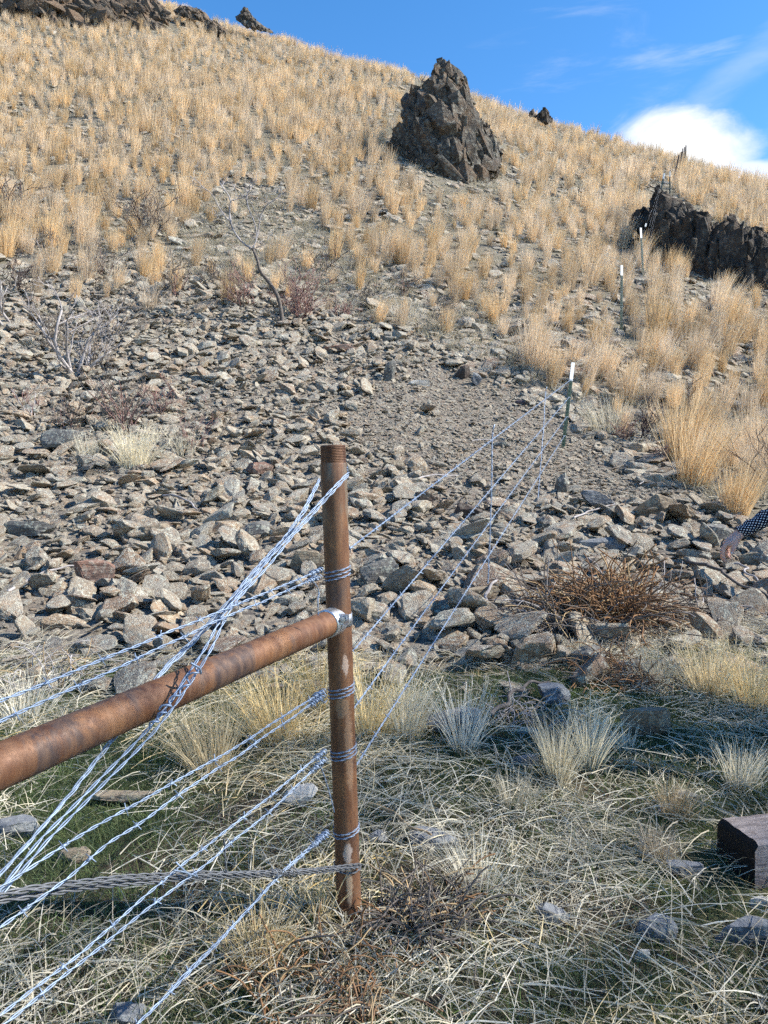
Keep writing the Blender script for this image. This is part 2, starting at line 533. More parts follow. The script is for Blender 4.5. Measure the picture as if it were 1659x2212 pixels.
# ------------------------------------------------------------------ ground sheet
def make_ground():
    th = np.concatenate([np.linspace(-180, -40, 60, endpoint=False), np.linspace(-40, 40, 420, endpoint=False), np.linspace(40, 180, 60)])[:-1]
    r = np.geomspace(0.3, 395, 330)
    T, R = np.meshgrid(np.radians(th), r, indexing='ij')
    X = R * np.sin(T); Y = R * np.cos(T); Z = hgt(X, Y)
    V = np.stack([X, Y, Z], -1).reshape(-1, 3)
    nt, nr = len(th), len(r)
    i = np.arange(nt)[:, None]; j = np.arange(nr - 1)[None, :]
    i2 = (i + 1) % nt
    F = np.stack([i * nr + j, i * nr + j + 1, i2 * nr + j + 1, i2 * nr + j], -1).reshape(-1, 4)
    V = np.concatenate([V, [[0, 0, float(hgt(0.0, 0.0))]]])
    c = len(V) - 1
    T3 = [(c, int(k * nr), int(((k + 1) % nt) * nr)) for k in range(nt)]
    me = bpy.data.meshes.new('hillside_ground')
    me.from_pydata(V.tolist(), [], F.tolist() + T3)
    me.polygons.foreach_set('use_smooth', np.ones(len(me.polygons), bool))
    px, py, d = to_px(V[:, 0], V[:, 1], V[:, 2])
    infront = d > .3
    fg = np.where(infront, np.clip((py - Y_FG(px)) / 60 + .5, 0, 1), 1.0)
    fg = np.where((V[:, 1] < 2) | (np.hypot(V[:, 0], V[:, 1]) < 3.5), 1.0, fg)
    far = np.where(infront, np.clip((Y_SC(px) - py) / 90 + .5, 0, 1), .4)
    a = me.attributes.new('foreground', 'FLOAT', 'POINT'); a.data.foreach_set('value', fg.astype(np.float32))
    a = me.attributes.new('hill', 'FLOAT', 'POINT'); a.data.foreach_set('value', far.astype(np.float32))
    k = NT_('stony_ground')
    v = k.obj()
    at = k.n('ShaderNodeAttribute', attribute_name='foreground').outputs['Fac']
    ah = k.n('ShaderNodeAttribute', attribute_name='hill').outputs['Fac']
    n1 = k.noise(v, .9, 6, .6); n2 = k.noise(v, 9, 6, .65); n3 = k.noise(v, 60, 5, .6)
    cell = k.voro(v, 16, 'F1', 'Color'); dist = k.voro(v, 16)
    cell2 = k.voro(v, 5.2, 'F1', 'Color'); dist2 = k.voro(v, 5.2)
    s1 = k.n('ShaderNodeSeparateColor'); k.l(cell, s1.inputs[0])
    s2 = k.n('ShaderNodeSeparateColor'); k.l(cell2, s2.inputs[0])
    grav = k.ramp(s1.outputs[0], [(0, (.09, .08, .072)), (.35, (.17, .15, .125)), (.65, (.22, .195, .16)), (.85, (.15, .115, .09)), (1, (.26, .24, .2))])
    slab = k.ramp(s2.outputs[0], [(0, (.09, .085, .078)), (.4, (.17, .155, .13)), (.7, (.22, .20, .165)), (1, (.14, .115, .095))])
    thatch = k.mix(k.rng(n2, .3, .7), (.20, .175, .13), (.14, .13, .098))
    hill = k.mix(k.rng(k.math('ADD', n1, k.math('MULTIPLY', n3, .25)), .46, .66), slab, thatch)
    soil = k.mix(k.rng(n2, .35, .7), (.045, .036, .028), (.095, .078, .056))
    soil = k.mix(k.rng(k.math('ADD', n1, k.math('MULTIPLY', n2, .4)), .62, .78), soil, (.050, .062, .028))
    c = k.mix(ah, grav, hill)
    c = k.mix(at, c, soil)
    hh = k.math('ADD', k.math('MULTIPLY', k.math('SUBTRACT', 1.0, dist), .5), k.math('MULTIPLY', n3, .5))
    k.pbr(c, .95, 0, k.bump(hh, .8, .04), .1)
    me.materials.append(k.m)
    o = bpy.data.objects.new('hillside_ground', me); COL.objects.link(o)
    tag(o, 'steep stony hillside with gravel, scree and short dry grass', kind='structure')
    return o
GROUND = make_ground()

# ------------------------------------------------------------------ prototypes, kept out of the scene
PROTO = {}
def proto_coll(name, meshes):
    c = bpy.data.collections.new(name)
    for i, me in enumerate(meshes):
        o = bpy.data.objects.new('%s_%02d' % (name, i), me)
        c.objects.link(o)
    PROTO[name] = (c, meshes)
    return c

def instancer(name, coll, pts, rot, scl, idx, label=None, parent=None):
    """uncountable stuff: instances of real meshes on points"""
    me = bpy.data.meshes.new(name)
    n = len(pts)
    me.vertices.add(n)
    me.vertices.foreach_set('co', np.asarray(pts, np.float32).ravel())
    for an, ty, arr in (('rot', 'FLOAT_VECTOR', rot), ('scl', 'FLOAT_VECTOR', scl)):
        a = me.attributes.new(an, ty, 'POINT'); a.data.foreach_set('vector', np.asarray(arr, np.float32).ravel())
    a = me.attributes.new('idx', 'INT', 'POINT'); a.data.foreach_set('value', np.asarray(idx, np.int32))
    o = bpy.data.objects.new(name, me); COL.objects.link(o)
    g = bpy.data.node_groups.new(name, 'GeometryNodeTree')
    g.interface.new_socket('Geometry', in_out='INPUT', socket_type='NodeSocketGeometry')
    g.interface.new_socket('Geometry', in_out='OUTPUT', socket_type='NodeSocketGeometry')
    gi = g.nodes.new('NodeGroupInput'); go = g.nodes.new('NodeGroupOutput')
    ip = g.nodes.new('GeometryNodeInstanceOnPoints')
    ci = g.nodes.new('GeometryNodeCollectionInfo')
    ci.inputs['Collection'].default_value = coll
    ci.inputs['Separate Children'].default_value = True
    ci.inputs['Reset Children'].default_value = True
    def attr(nm, ty):
        a = g.nodes.new('GeometryNodeInputNamedAttribute'); a.data_type = ty
        a.inputs['Name'].default_value = nm
        return a.outputs['Attribute']
    e2r = g.nodes.new('FunctionNodeEulerToRotation')
    g.links.new(attr('rot', 'FLOAT_VECTOR'), e2r.inputs[0])
    g.links.new(gi.outputs[0], ip.inputs['Points'])
    g.links.new(ci.outputs[0], ip.inputs['Instance'])
    ip.inputs['Pick Instance'].default_value = True
    g.links.new(attr('idx', 'INT'), ip.inputs['Instance Index'])
    g.links.new(e2r.outputs[0], ip.inputs['Rotation'])
    g.links.new(attr('scl', 'FLOAT_VECTOR'), ip.inputs['Scale'])
    g.links.new(ip.outputs[0], go.inputs[0])
    md = o.modifiers.new('scatter', 'NODES'); md.node_group = g
    o['kind'] = 'stuff'
    if label: o['label'] = label
    if parent is not None: o.parent = parent
    return o

# ------------------------------------------------------------------ angular stones
_ico = {}
def ico(sub):
    if sub not in _ico:
        bm = bmesh.new(); bmesh.ops.create_icosphere(bm, subdivisions=sub, radius=1.0)
        bm.verts.ensure_lookup_table()
        V = np.array([v.co[:] for v in bm.verts]); F = [tuple(v.index for v in f.verts) for f in bm.faces]
        bm.free(); _ico[sub] = (V, F)
    return _ico[sub]
def rock_verts(seed, aspect=(1, .72, .42), planes=13, sub=3, rough=.03, layered=.5):
    r = np.random.default_rng(seed)
    V, F = ico(sub); V = V.copy()
    n = r.normal(size=(planes, 3)); n /= np.linalg.norm(n, axis=1)[:, None]
    n = np.concatenate([n, [[0, 0, 1], [0, 0, -1]]]) + r.normal(size=(planes + 2, 3)) * .08
    n /= np.linalg.norm(n, axis=1)[:, None]
    o = np.concatenate([r.uniform(.45, .85, planes), r.uniform(.4, .65, 2)])
    for _ in range(4):
        for a, b in zip(n, o):
            s = V @ a - b
            V -= np.maximum(s, 0)[:, None] * a
    # slaty foliation: thin ledges on the flanks
    if layered:
        ph = r.uniform(0, 6); kf = r.uniform(5, 9)
        zz = V[:, 2] * kf + ph + .8 * np.array([mnoise.noise(Vector(p) * 1.6 + Vector((seed % 97, 0, 0))) for p in V])
        st = (zz - np.floor(zz))
        V[:, :2] *= (1 - layered * .12 * st)[:, None]
    off = Vector((seed * 1.37 % 50, seed * 2.11 % 50, 3))
    d = np.array([mnoise.fractal(Vector(p) * 2.6 + off, 1.0, 2.1, 4) for p in V])
    L = np.linalg.norm(V, axis=1)[:, None] + 1e-9
    V += V / L * (d * rough * 1.7)[:, None]
    ext = (V.max(0) - V.min(0)) / 2
    V = (V - (V.max(0) + V.min(0)) / 2) / ext.max()
    V *= np.array(aspect)
    return V, F
M_STONE = m_stone('lichened_schist')
M_STONE_BLUE = m_stone('blue_grey_schist')
stone_meshes = []
for i in range(26):
    a = random.Random(i)
    asp = (1.0, a.uniform(.5, .9), a.uniform(.18, .48))
    V, F = rock_verts(100 + i, asp, a.randint(9, 16), 3, .03)
    stone_meshes.append(MB().add(V, F).mesh('stone', M_STONE))
C_STONE = proto_coll('stone_kind', stone_meshes)
chip_meshes = []
for i in range(12):
    a = random.Random(i + 50)
    V, F = rock_verts(300 + i, (1.0, a.uniform(.5, .9), a.uniform(.22, .5)), 9, 2, .03, .3)
    chip_meshes.append(MB().add(V, F).mesh('chip', M_STONE))
C_CHIP = proto_coll('chip_kind', chip_meshes)

def sample_area(n, xr, yr, rr=None):
    r = rr or rng
    x = r.uniform(*xr, n); y = r.uniform(*yr, n)
    z = hgt(x, y)
    px, py, d = to_px(x, y, z)
    return x, y, z, px, py, d
def vis(px, py, m=120):
    return (px > -m) & (px < W + m) & (py > -m) & (py < H + m)
def grads(x, y, e=.2):
    gx = (hgt(x + e, y) - hgt(x - e, y)) / (2 * e)
    gy = (hgt(x, y + e) - hgt(x, y - e)) / (2 * e)
    return gx, gy
def slope_euler(x, y, jit, yaw):
    """XYZ euler (yaw first, then tip onto the slope), with random tilt"""
    gx, gy = grads(x, y)
    out = np.zeros((len(x), 3))
    for i in range(len(x)):
        nv = Vector((-gx[i] + random.gauss(0, jit), -gy[i] + random.gauss(0, jit), 1)).normalized()
        q = Vector((0, 0, 1)).rotation_difference(nv) @ Euler((0, 0, yaw[i])).to_quaternion()
        out[i] = q.to_euler()[:]
    return out

def in_poly(px, py, poly):
    inside = np.zeros(len(px), bool)
    j = len(poly) - 1
    for i in range(len(poly)):
        xi, yi = poly[i]; xj, yj = poly[j]
        c = ((yi > py) != (yj > py)) & (px < (xj - xi) * (py - yi) / (yj - yi + 1e-9) + xi)
        inside ^= c; j = i
    return inside
GRAVEL = [(740, 900), (830, 815), (1000, 800), (1150, 850), (1260, 900), (1330, 940), (1470, 1000), (1480, 1085), (1350, 1090), (1230, 1055), (1100, 1035), (960, 1010), (800, 970)]

# big stones placed by hand: (pixel of the stone's middle, half size in px, proportions, tilt, tint material, label)
SCREE = empty('scree_slope', (0, 7.5, float(hgt(0.0, 7.5))))
tag(SCREE, 'broad scree slope of loose slaty stones behind the rusty post', kind='structure')

def scatter_stones():
    R = np.random.default_rng(21)
    # scree proper
    n = 60000
    x, y, z, px, py, d = sample_area(n, (-10, 9), (3.6, 21), R)
    ok = vis(px, py) & (py < Y_FG(px) + 10 + 150 * R.random(n) ** 3) & (py > Y_SC(px) - 45 * R.random(n))
    gr = in_poly(px, py, GRAVEL)
    ok &= ~(gr & (R.random(n) < .93))
    # thin the nearest band a little less, keep patches of small material
    patch = fbm(x * .8, y * .8, 3, 31)
    keep = R.random(n) < np.clip(.62 + .5 * patch, .2, 1)
    ok &= keep
    x, y, z, px, py, d = [q[ok] for q in (x, y, z, px, py, d)]
    n = len(x)
    size = np.exp(R.normal(math.log(.050), .56, n))
    size *= np.where(py > 1050, 1.12, 1.0) * np.where((px < 800) & (py < 1000), 1.18, 1.0)
    size *= np.where((px > 950) & (py < 1090) & (py > 820), .58, 1.0)
    size = np.clip(size, .022, .18)
    yaw = R.uniform(0, 2 * math.pi, n)
    rot = slope_euler(x, y, .42, yaw)
    z = z + size * R.uniform(-.15, .75, n)
    scl = size[:, None] * np.stack([R.uniform(.85, 1.25, n), R.uniform(.8, 1.2, n), R.uniform(.75, 1.35, n)], 1)
    idx = R.integers(0, len(stone_meshes), n)
    appar = size / d
    order = np.argsort(-appar * np.where(vis(px, py, -5), 1, 0))
    big = order[:300]; rest = order[300:]
    for q in big:
        o = bpy.data.objects.new('stone', stone_meshes[idx[q]]); COL.objects.link(o)
        o.parent = SCREE
        o.location = Vector((x[q], y[q], z[q])) - SCREE.location
        o.rotation_euler = rot[q]; o.scale = scl[q]
    P = np.stack([x, y, z], 1)
    o = instancer('rubble', C_STONE, P[rest] - np.array(SCREE.location), rot[rest], scl[rest], idx[rest], 'loose slaty rubble of the scree', SCREE)
    # small chips and gravel
    n = 170000
    x, y, z, px, py, d = sample_area(n, (-10, 10), (3.4, 20), R)
    gr = in_poly(px, py, GRAVEL)
    ok = vis(px, py, 40) & (py < Y_FG(px) + 60 * R.random(n)) & (py > Y_SC(px) - 120 * R.random(n)) & (gr | (R.random(n) < .42))
    x, y, z, px, py, d, gr = [q[ok] for q in (x, y, z, px, py, d, gr)]
    n = len(x)
    size = np.clip(np.exp(R.normal(math.log(.022), .45, n)), .010, .07)
    rot = slope_euler(x, y, .35, R.uniform(0, 6.28, n))
    z = z + size * R.uniform(-.1, .4, n)
    scl = size[:, None] * R.uniform(.75, 1.3, (n, 3))
    instancer('gravel', C_CHIP, np.stack([x, y, z], 1) - np.array(SCREE.location), rot, scl, R.integers(0, len(chip_meshes), n), 'small stone chips and gravel between the stones', SCREE)
    # stones showing between the grass tufts higher up
    n = 70000
    y = 9 + 46 * R.random(n) ** 1.25; x = (R.random(n) * 2 - 1) * (y * .62 + 2)
    z = hgt(x, y); px, py, d = to_px(x, y, z)
    pn = fbm(x * .35, y * .35, 3, 77)
    ok = vis(px, py, 30) & (py < Y_SC(px) + 30) & (R.random(n) < np.clip(.70 + .8 * pn, .2, 1) * np.clip(1.5 - d / 45, .15, 1))
    x, y, z, px, py, d = [q[ok] for q in (x, y, z, px, py, d)]
    n = len(x)
    size = np.clip(np.exp(R.normal(math.log(.095), .45, n)), .04, .28)
    rot = slope_euler(x, y, .25, R.uniform(0, 6.28, n))
    z = z + size * R.uniform(-.1, .3, n)
    scl = size[:, None] * R.uniform(.8, 1.25, (n, 3))
    o = instancer('hillside_stones', C_STONE, np.stack([x, y, z], 1), rot, scl, R.integers(0, len(stone_meshes), n))
    tag(o, 'flat grey stones showing between the grass tufts on the hill')
scatter_stones()

# ------------------------------------------------------------------ grass
def ribbons(mb, base, dirs, length, width, bend, segs=3, rg=None, droop=None):
    """curved tapering blades; all arguments are arrays over blades"""
    n = len(base)
    t = np.linspace(0, 1, segs + 1)[None, :, None]
    up = np.array([0, 0, 1.0])
    d = dirs / np.linalg.norm(dirs, axis=1)[:, None]
    P = base[:, None, :] + d[:, None, :] * length[:, None, None] * t + bend[:, None, :] * (t ** 2) * length[:, None, None]
    side = rg.normal(size=(n, 3)); side -= d * (side * d).sum(1)[:, None]
    side /= np.linalg.norm(side, axis=1)[:, None]
    tap = np.linspace(1, .35, segs + 1)[None, :, None]
    A = P + side[:, None, :] * width[:, None, None] * tap / 2
    B = P - side[:, None, :] * width[:, None, None] * tap / 2
    V = np.stack([A, B], 2).reshape(n, -1, 3)
    k = 2 * (segs + 1)
    F = []
    for i in range(n):
        o = i * k
        for s in range(segs):
            F.append((o + 2 * s, o + 2 * s + 1, o + 2 * s + 3, o + 2 * s + 2))
    mb.add(V.reshape(-1, 3), F)

def tuft_mesh(seed, h, nb, width, rad, mat, lean=(0.0, 0.0), flare=.28, segs=3, droopy=.12, name='tuft', heads=0):
    g = np.random.default_rng(seed)
    mb = MB()
    a = g.uniform(0, 2 * math.pi, nb); q = np.sqrt(g.random(nb)) * rad
    base = np.stack([np.cos(a) * q, np.sin(a) * q, np.full(nb, -.03)], 1)
    out = np.stack([np.cos(a), np.sin(a), np.zeros(nb)], 1)
    fl = np.abs(g.normal(0, flare, nb)) * (0.3 + q / rad)
    d = np.array([lean[0], lean[1], 1.0]) + out * fl[:, None] + g.normal(0, .07, (nb, 3))
    L = h * np.clip(g.normal(.82, .17, nb), .25, 1.12)
    bend = out * (g.random(nb) * droopy * 1.3)[:, None] + np.array([lean[0] * .6, lean[1] * .6, 0]) + g.normal(0, .06, (nb, 3))
    bend[:, 2] = -droopy * g.random(nb)
    ribbons(mb, base, d, L, width * g.uniform(.6, 1.3, nb), bend, segs, g)
    if heads:
        # feathery seed heads near the tips
        k = g.integers(0, nb, heads)
        dn = d[k] / np.linalg.norm(d[k], axis=1)[:, None]
        tip = base[k] + dn * (L[k] * .8)[:, None] + bend[k] * (L[k] * .64)[:, None]
        for rep in range(5):
            dd = dn + g.normal(0, .55, (heads, 3))
            ribbons(mb, tip + dn * (.03 * rep * h), dd, np.full(heads, .07 * h) * g.uniform(.6, 1.4, heads), np.full(heads, width * .7), g.normal(0, .15, (heads, 3)), 1, g)
    return mb.mesh(name, mat)

GOLD = [(.72, .52, .31), (.80, .62, .40), (.64, .45, .25), (.83, .69, .48), (.74, .55, .34)]
M_GOLD = m_blade('golden_dry_bunchgrass', GOLD, .42)
M_STRAW = m_blade('pale_straw', [(.74, .68, .53), (.64, .57, .42), (.84, .79, .66), (.50, .46, .34), (.78, .73, .58)], .35)
M_YSTRAW = m_blade('yellow_straw', [(.74, .57, .30), (.82, .68, .40), (.62, .46, .22), (.84, .74, .50)], .38)
M_GREY = m_blade('grey_dead_grass', [(.46, .41, .31), (.55, .50, .39), (.38, .33, .25), (.40, .40, .28)], .3)
M_GREEN = m_blade('short_green_grass', [(.095, .155, .055), (.135, .20, .075), (.075, .12, .048), (.22, .24, .11)], .35)
M_PALE = m_blade('bleached_grass', [(.74, .68, .52), (.66, .58, .40), (.80, .76, .64)], .35)

near_tufts = [tuft_mesh(500 + i, .8, 400, .0055, .13, M_GOLD, (random.uniform(-.02, .14), 0), .15, 4, .10) for i in range(5)]
mid_tufts = [tuft_mesh(520 + i, .82, 210, .0080, .12, M_GOLD, (random.uniform(-.04, .16), 0), .095, 3, .06) for i in range(7)]
far_tufts = [tuft_mesh(540 + i, .85, 90, .016, .16, M_GOLD, (random.uniform(-.02, .08), 0), .10, 2, .05) for i in range(6)]
C_MID = proto_coll('mid_tuft_kind', mid_tufts)
C_FAR = proto_coll('far_tuft_kind', far_tufts)

TUFT_ZONES = [
    (lambda x, y: (x < 430) & (y > 330), 'golden tuft by the left bare shrubs', 'tufts among the left shrubs'),
    (lambda x, y: (x < 850) & (y <= 330), 'golden tuft under the top left crags', 'tufts of the dense upper stand'),
    (lambda x, y: (x < 720) & (y > 330), 'golden tuft behind the forked shrub', 'tufts behind the forked dead shrub'),
    (lambda x, y: (x < 1120) & (y <= 430), 'golden tuft around the rock spire', 'tufts around the rock spire'),
    (lambda x, y: (x < 960), 'golden tuft left below the spire', 'tufts left below the rock spire'),
    (lambda x, y: (x < 1200) & (y < 640), 'golden tuft straight below the spire', 'tufts straight below the rock spire'),
    (lambda x, y: (x < 1240), 'golden tuft left of nearest post', 'tufts left of the nearest fence post'),
    (lambda x, y: (x < 1345) & (y > 560), 'golden tuft between nearest two posts', 'tufts between the nearest fence posts'),
    (lambda x, y: (y < 560), 'golden tuft between spire and black outcrop', 'tufts between the spire and the black outcrop'),
    (lambda x, y: (x < 1460), 'golden tuft right of second post', 'tufts right of the second fence post'),
    (lambda x, y: (y < 800), 'golden tuft below the black outcrop', 'tufts below the black outcrop'),
    (lambda x, y: (y > 0), 'golden tuft above the hand', 'tufts above the hand'),
]
# tufts fixed by eye in the photograph: foot pixel, height px, width factor, lean, label
HAND_TUFTS = [
    (1152, 805, 120, 1.25, 0.06, 'tall golden bunchgrass tuft at the gravel edge beside a thin dark stalk'),
    (1202, 818, 78, 1.0, 0.05, 'short dense golden tuft just left of the nearest white-topped post'),
    (1225, 720, 60, 1.0, 0.05, 'narrow golden tuft above the nearest post, left of the wires'),
    (1305, 815, 85, 1.45, 0.12, 'broad golden tuft just right of the nearest white-topped post'),
    (1268, 835, 105, .7, 0.22, 'slim golden tuft leaning behind the nearest white-topped post'),
    (1405, 880, 92, 1.0, 0.10, 'golden tuft above the left dark bare shrub on the right slope'),
    (1450, 890, 70, .9, 0.12, 'small golden tuft between the two dark bare shrubs'),
    (1455, 740, 70, 1.3, 0.45, 'golden tuft bent strongly to the right, below the second post'),
    (1500, 800, 110, 1.1, 0.15, 'tall golden tuft halfway between black outcrop and dark shrubs'),
    (1560, 690, 85, 1.4, 0.20, 'wide golden tuft close under the black outcrop'),
    (1515, 1030, 85, 1.3, 0.12, 'rounded golden tuft at the gravel edge left above the hand'),
    (1588, 1112, 130, 1.35, 0.10, 'large golden bunchgrass tuft directly above the hand and polka dot sleeve'),
    (1640, 1010, 105, 1.1, 0.10, 'golden tuft at the right edge above the large tuft'),
    (1065, 700, 66, .9, 0.04, 'golden tuft at the upper rim of the gravel, centre of the slope'),
    (1000, 650, 75, 1.0, 0.04, 'golden tuft standing over the left rim of the gravel'),
    (870, 570, 85, 1.2, 0.03, 'large golden tuft at the corner of the stand nearest the forked shrub'),
    (195, 505, 60, .8, 0.02, 'narrow golden tuft standing alone by the left bare shrubs'),
    (60, 550, 55, 1.2, 0.02, 'low golden tuft at the left edge above the scree'),
    (245, 545, 50, 1.1, 0.02, 'brownish dense tuft in front of the left bare shrubs'),
]
def place_tufts():
    R = np.random.default_rng(5)
    taken = []
    for (px, py, hp, wf, ln, lab) in HAND_TUFTS:
        p, d = ground(px, py)
        h = hp / FPX * d
        me = tuft_mesh(int(px * 7 + py), 1.0, 420, .0070, .16, M_GOLD, (ln, 0), .13, 4, .09)
        o = bpy.data.objects.new('bunchgrass_tuft', me); COL.objects.link(o)
        o.location = p; o.scale = (h * wf * .95, h * wf * .95, h); o.rotation_euler = (0, 0, 0)
        tag(o, lab, 'grass tuft', 'bunchgrass tufts fixed along the slope')
        taken.append((p.x, p.y, .3))
    # Poisson-like scatter over the hill
    n = 52000
    y = 9 + 66 * R.random(n); x = (R.random(n) * 2 - 1) * (y * .60 + 2)
    z = hgt(x, y); px, py, d = to_px(x, y, z)
    dens = np.clip(1.0 - (py - 180) / 360, .42, 1.0) * .92
    dens = np.where(py < 210, 1.0, dens)
    clump = fbm(x * .33, y * .33, 3, 55)
    dens = dens * np.clip(.92 + 1.3 * clump, .12, 1.25)
    # bare, stony, grey-green patch round the forked shrub and right of the spire
    dens = np.where(in_poly(px, py, [(400, 430), (560, 400), (690, 470), (720, 560), (400, 560)]), .03, dens)
    dens = np.where(in_poly(px, py, [(1060, 290), (1200, 330), (1330, 420), (1290, 470), (1130, 430), (1050, 380)]), dens * .35, dens)
    dens = np.where(in_poly(px, py, [(860, 200), (950, 120), (1080, 300), (1060, 400), (900, 380), (830, 310)]), dens * .25, dens)
    edge = np.clip((Y_TU(px) - py) / 55 + .4, 0, 1)
    edge = np.where((py > Y_TU(px)), .14 * (py < Y_SC(px) + 40), edge)
    ok = vis(px, py, 100) & (R.random(n) < dens * edge)
    ok &= ~in_poly(px, py, GRAVEL)
    ok &= ~in_poly(px, py, [(850, 320), (900, 345), (960, 380), (1050, 400), (1085, 350), (1080, 440), (960, 440), (860, 370)])
    ok &= ~((px > 1470) & (py > 560) & (py < 690) & (R.random(n) < .85))
    for (fx, fy) in ((1216, 968), (1342, 716), (1388, 606)):
        ok &= ~((np.abs(px - fx) < 20) & (py > fy - 25) & (py < fy + 105))
    ok &= ~((px > 1370) & (py > 395) & (py < 640) & in_poly(px, py, [(1395, 400), (1440, 400), (1540, 480), (1700, 520), (1700, 650), (1600, 640), (1480, 590), (1390, 545)]))
    I = np.where(ok)[0]
    cell = {}; acc = []
    for i in I:
        md = .40 if d[i] < 25 else .36
        if d[i] > 42: md = .40
        kx, ky = int(x[i] // .6), int(y[i] // .6)
        bad = False
        for ax in (-1, 0, 1):
            for ay in (-1, 0, 1):
                for j in cell.get((kx + ax, ky + ay), ()):
                    if (x[i] - x[j]) ** 2 + (y[i] - y[j]) ** 2 < md * md: bad = True; break
        if bad or any((x[i] - a) ** 2 + (y[i] - b) ** 2 < c * c for a, b, c in taken): continue
        cell.setdefault((kx, ky), []).append(i); acc.append(i)
    acc = np.array(acc)
    x, y, z, px, py, d = [q[acc] for q in (x, y, z, px, py, d)]
    n = len(x)
    s = np.clip(np.exp(R.normal(math.log(.74), .26, n)), .3, 1.2) * np.clip(1 + .35 * fbm(x * .5, y * .5, 2, 91), .7, 1.3)
    s *= np.where(d > 40, .82, 1.0)
    wide = R.uniform(.7, 1.3, n)
    yaw = R.uniform(-.5, .5, n)
    app = s / d * vis(px, py, -8)
    order = np.argsort(-app)
    nb = 300 - len(HAND_TUFTS)
    big, rest = order[:nb], order[nb:]
    zone = {int(q): [i for i, (f, l, g) in enumerate(TUFT_ZONES) if f(px[q], py[q])][0] for q in big}
    rank = {}
    for zi in range(len(TUFT_ZONES)):
        for k, q in enumerate(sorted([q for q in zone if zone[q] == zi], key=lambda q: px[q])): rank[q] = k + 1
    def nth(k): return '%d%s' % (k, 'th' if 10 < k % 100 < 14 else {1: 'st', 2: 'nd', 3: 'rd'}.get(k % 10, 'th'))
    for q in big:
        _, lab, grp = TUFT_ZONES[zone[int(q)]]
        look = ('tall' if s[q] > .85 else 'short' if s[q] < .65 else 'mid-height') + (' broad' if wide[q] > 1.2 else ' slim' if wide[q] < .95 else '')
        lab = '%s %s, %s from left among larger tufts' % (look, lab, nth(rank[int(q)]))
        me = (near_tufts if d[q] < 11 else mid_tufts)[int(R.integers(0, 5))]
        o = bpy.data.objects.new('bunchgrass_tuft', me); COL.objects.link(o)
        o.location = (x[q], y[q], z[q]); o.rotation_euler = (0, 0, yaw[q]); o.scale = (s[q] * wide[q], s[q] * wide[q], s[q])
        tag(o, lab, 'grass tuft', grp)
    for nm, coll, sel, k in (('bunchgrass', C_MID, rest[d[rest] < 27], len(mid_tufts)), ('far_bunchgrass', C_FAR, rest[d[rest] >= 27], len(far_tufts))):
        m = len(sel)
        o = instancer(nm, coll, np.stack([x, y, z], 1)[sel], np.stack([np.zeros(m), np.zeros(m), yaw[sel]], 1),
                  np.stack([s * wide, s * wide, s], 1)[sel], R.integers(0, k, m))
        tag(o, 'golden bunchgrass covering the ' + ('middle' if nm == 'bunchgrass' else 'far upper') + ' hillside')
    print('tufts', n)
place_tufts()

# short grey thatch between tufts
thatch = [tuft_mesh(700 + i, .20, 46, .009, .16, M_GREY, (.05, 0), .9, 2, .3, 'thatch') for i in range(5)]
C_TH = proto_coll('thatch_kind', thatch)
def place_thatch():
    R = np.random.default_rng(8)
    n = 34000
    y = 8.5 + 46 * R.random(n) ** 1.2; x = (R.random(n) * 2 - 1) * (y * .60 + 2)
    z = hgt(x, y); px, py, d = to_px(x, y, z)
    pn = fbm(x * .45 + 40, y * .45, 3, 12)
    pr = np.clip(.22 + .9 * pn, .02, .7)
    pr = np.where(in_poly(px, py, [(380, 430), (600, 410), (720, 500), (900, 640), (1000, 740), (860, 720), (560, 620), (380, 600)]), .85, pr)
    pr = np.where(py > Y_SC(px) - 10, .03, pr)
    ok = vis(px, py, 30) & (R.random(n) < pr) & ~in_poly(px, py, GRAVEL) & (py < Y_SC(px) + 120)
    x, y, z = x[ok], y[ok], z[ok]; n = len(x)
    s = R.uniform(.6, 1.4, n)
    o = instancer('short_dead_grass', C_TH, np.stack([x, y, z], 1), np.stack([0 * x, 0 * x, R.uniform(0, 6.28, n)], 1), np.stack([s, s, s * R.uniform(.6, 1.2, n)], 1), R.integers(0, 5, n))
    tag(o, 'short grey dead grass between the bunchgrass tufts')
place_thatch()
def hull_block(seed, aspect):
    g = np.random.default_rng(seed)
    n = 17
    P = g.uniform(-1, 1, (n, 3))
    P = P / np.maximum(np.abs(P).max(1), 1e-6)[:, None] * g.uniform(.75, 1.0, (n, 1))
    P *= np.array([.8, .8, 1.0])
    bm = bmesh.new()
    for p in P: bm.verts.new(p)
    r = bmesh.ops.convex_hull(bm, input=bm.verts)
    bmesh.ops.delete(bm, geom=[e for e in r['geom_interior'] if isinstance(e, bmesh.types.BMVert)], context='VERTS')
    bm.verts.index_update()
    V = np.array([v.co[:] for v in bm.verts]) * np.array(aspect); F = [tuple(v.index for v in f.verts) for f in bm.faces]
    bm.free()
    return V, F
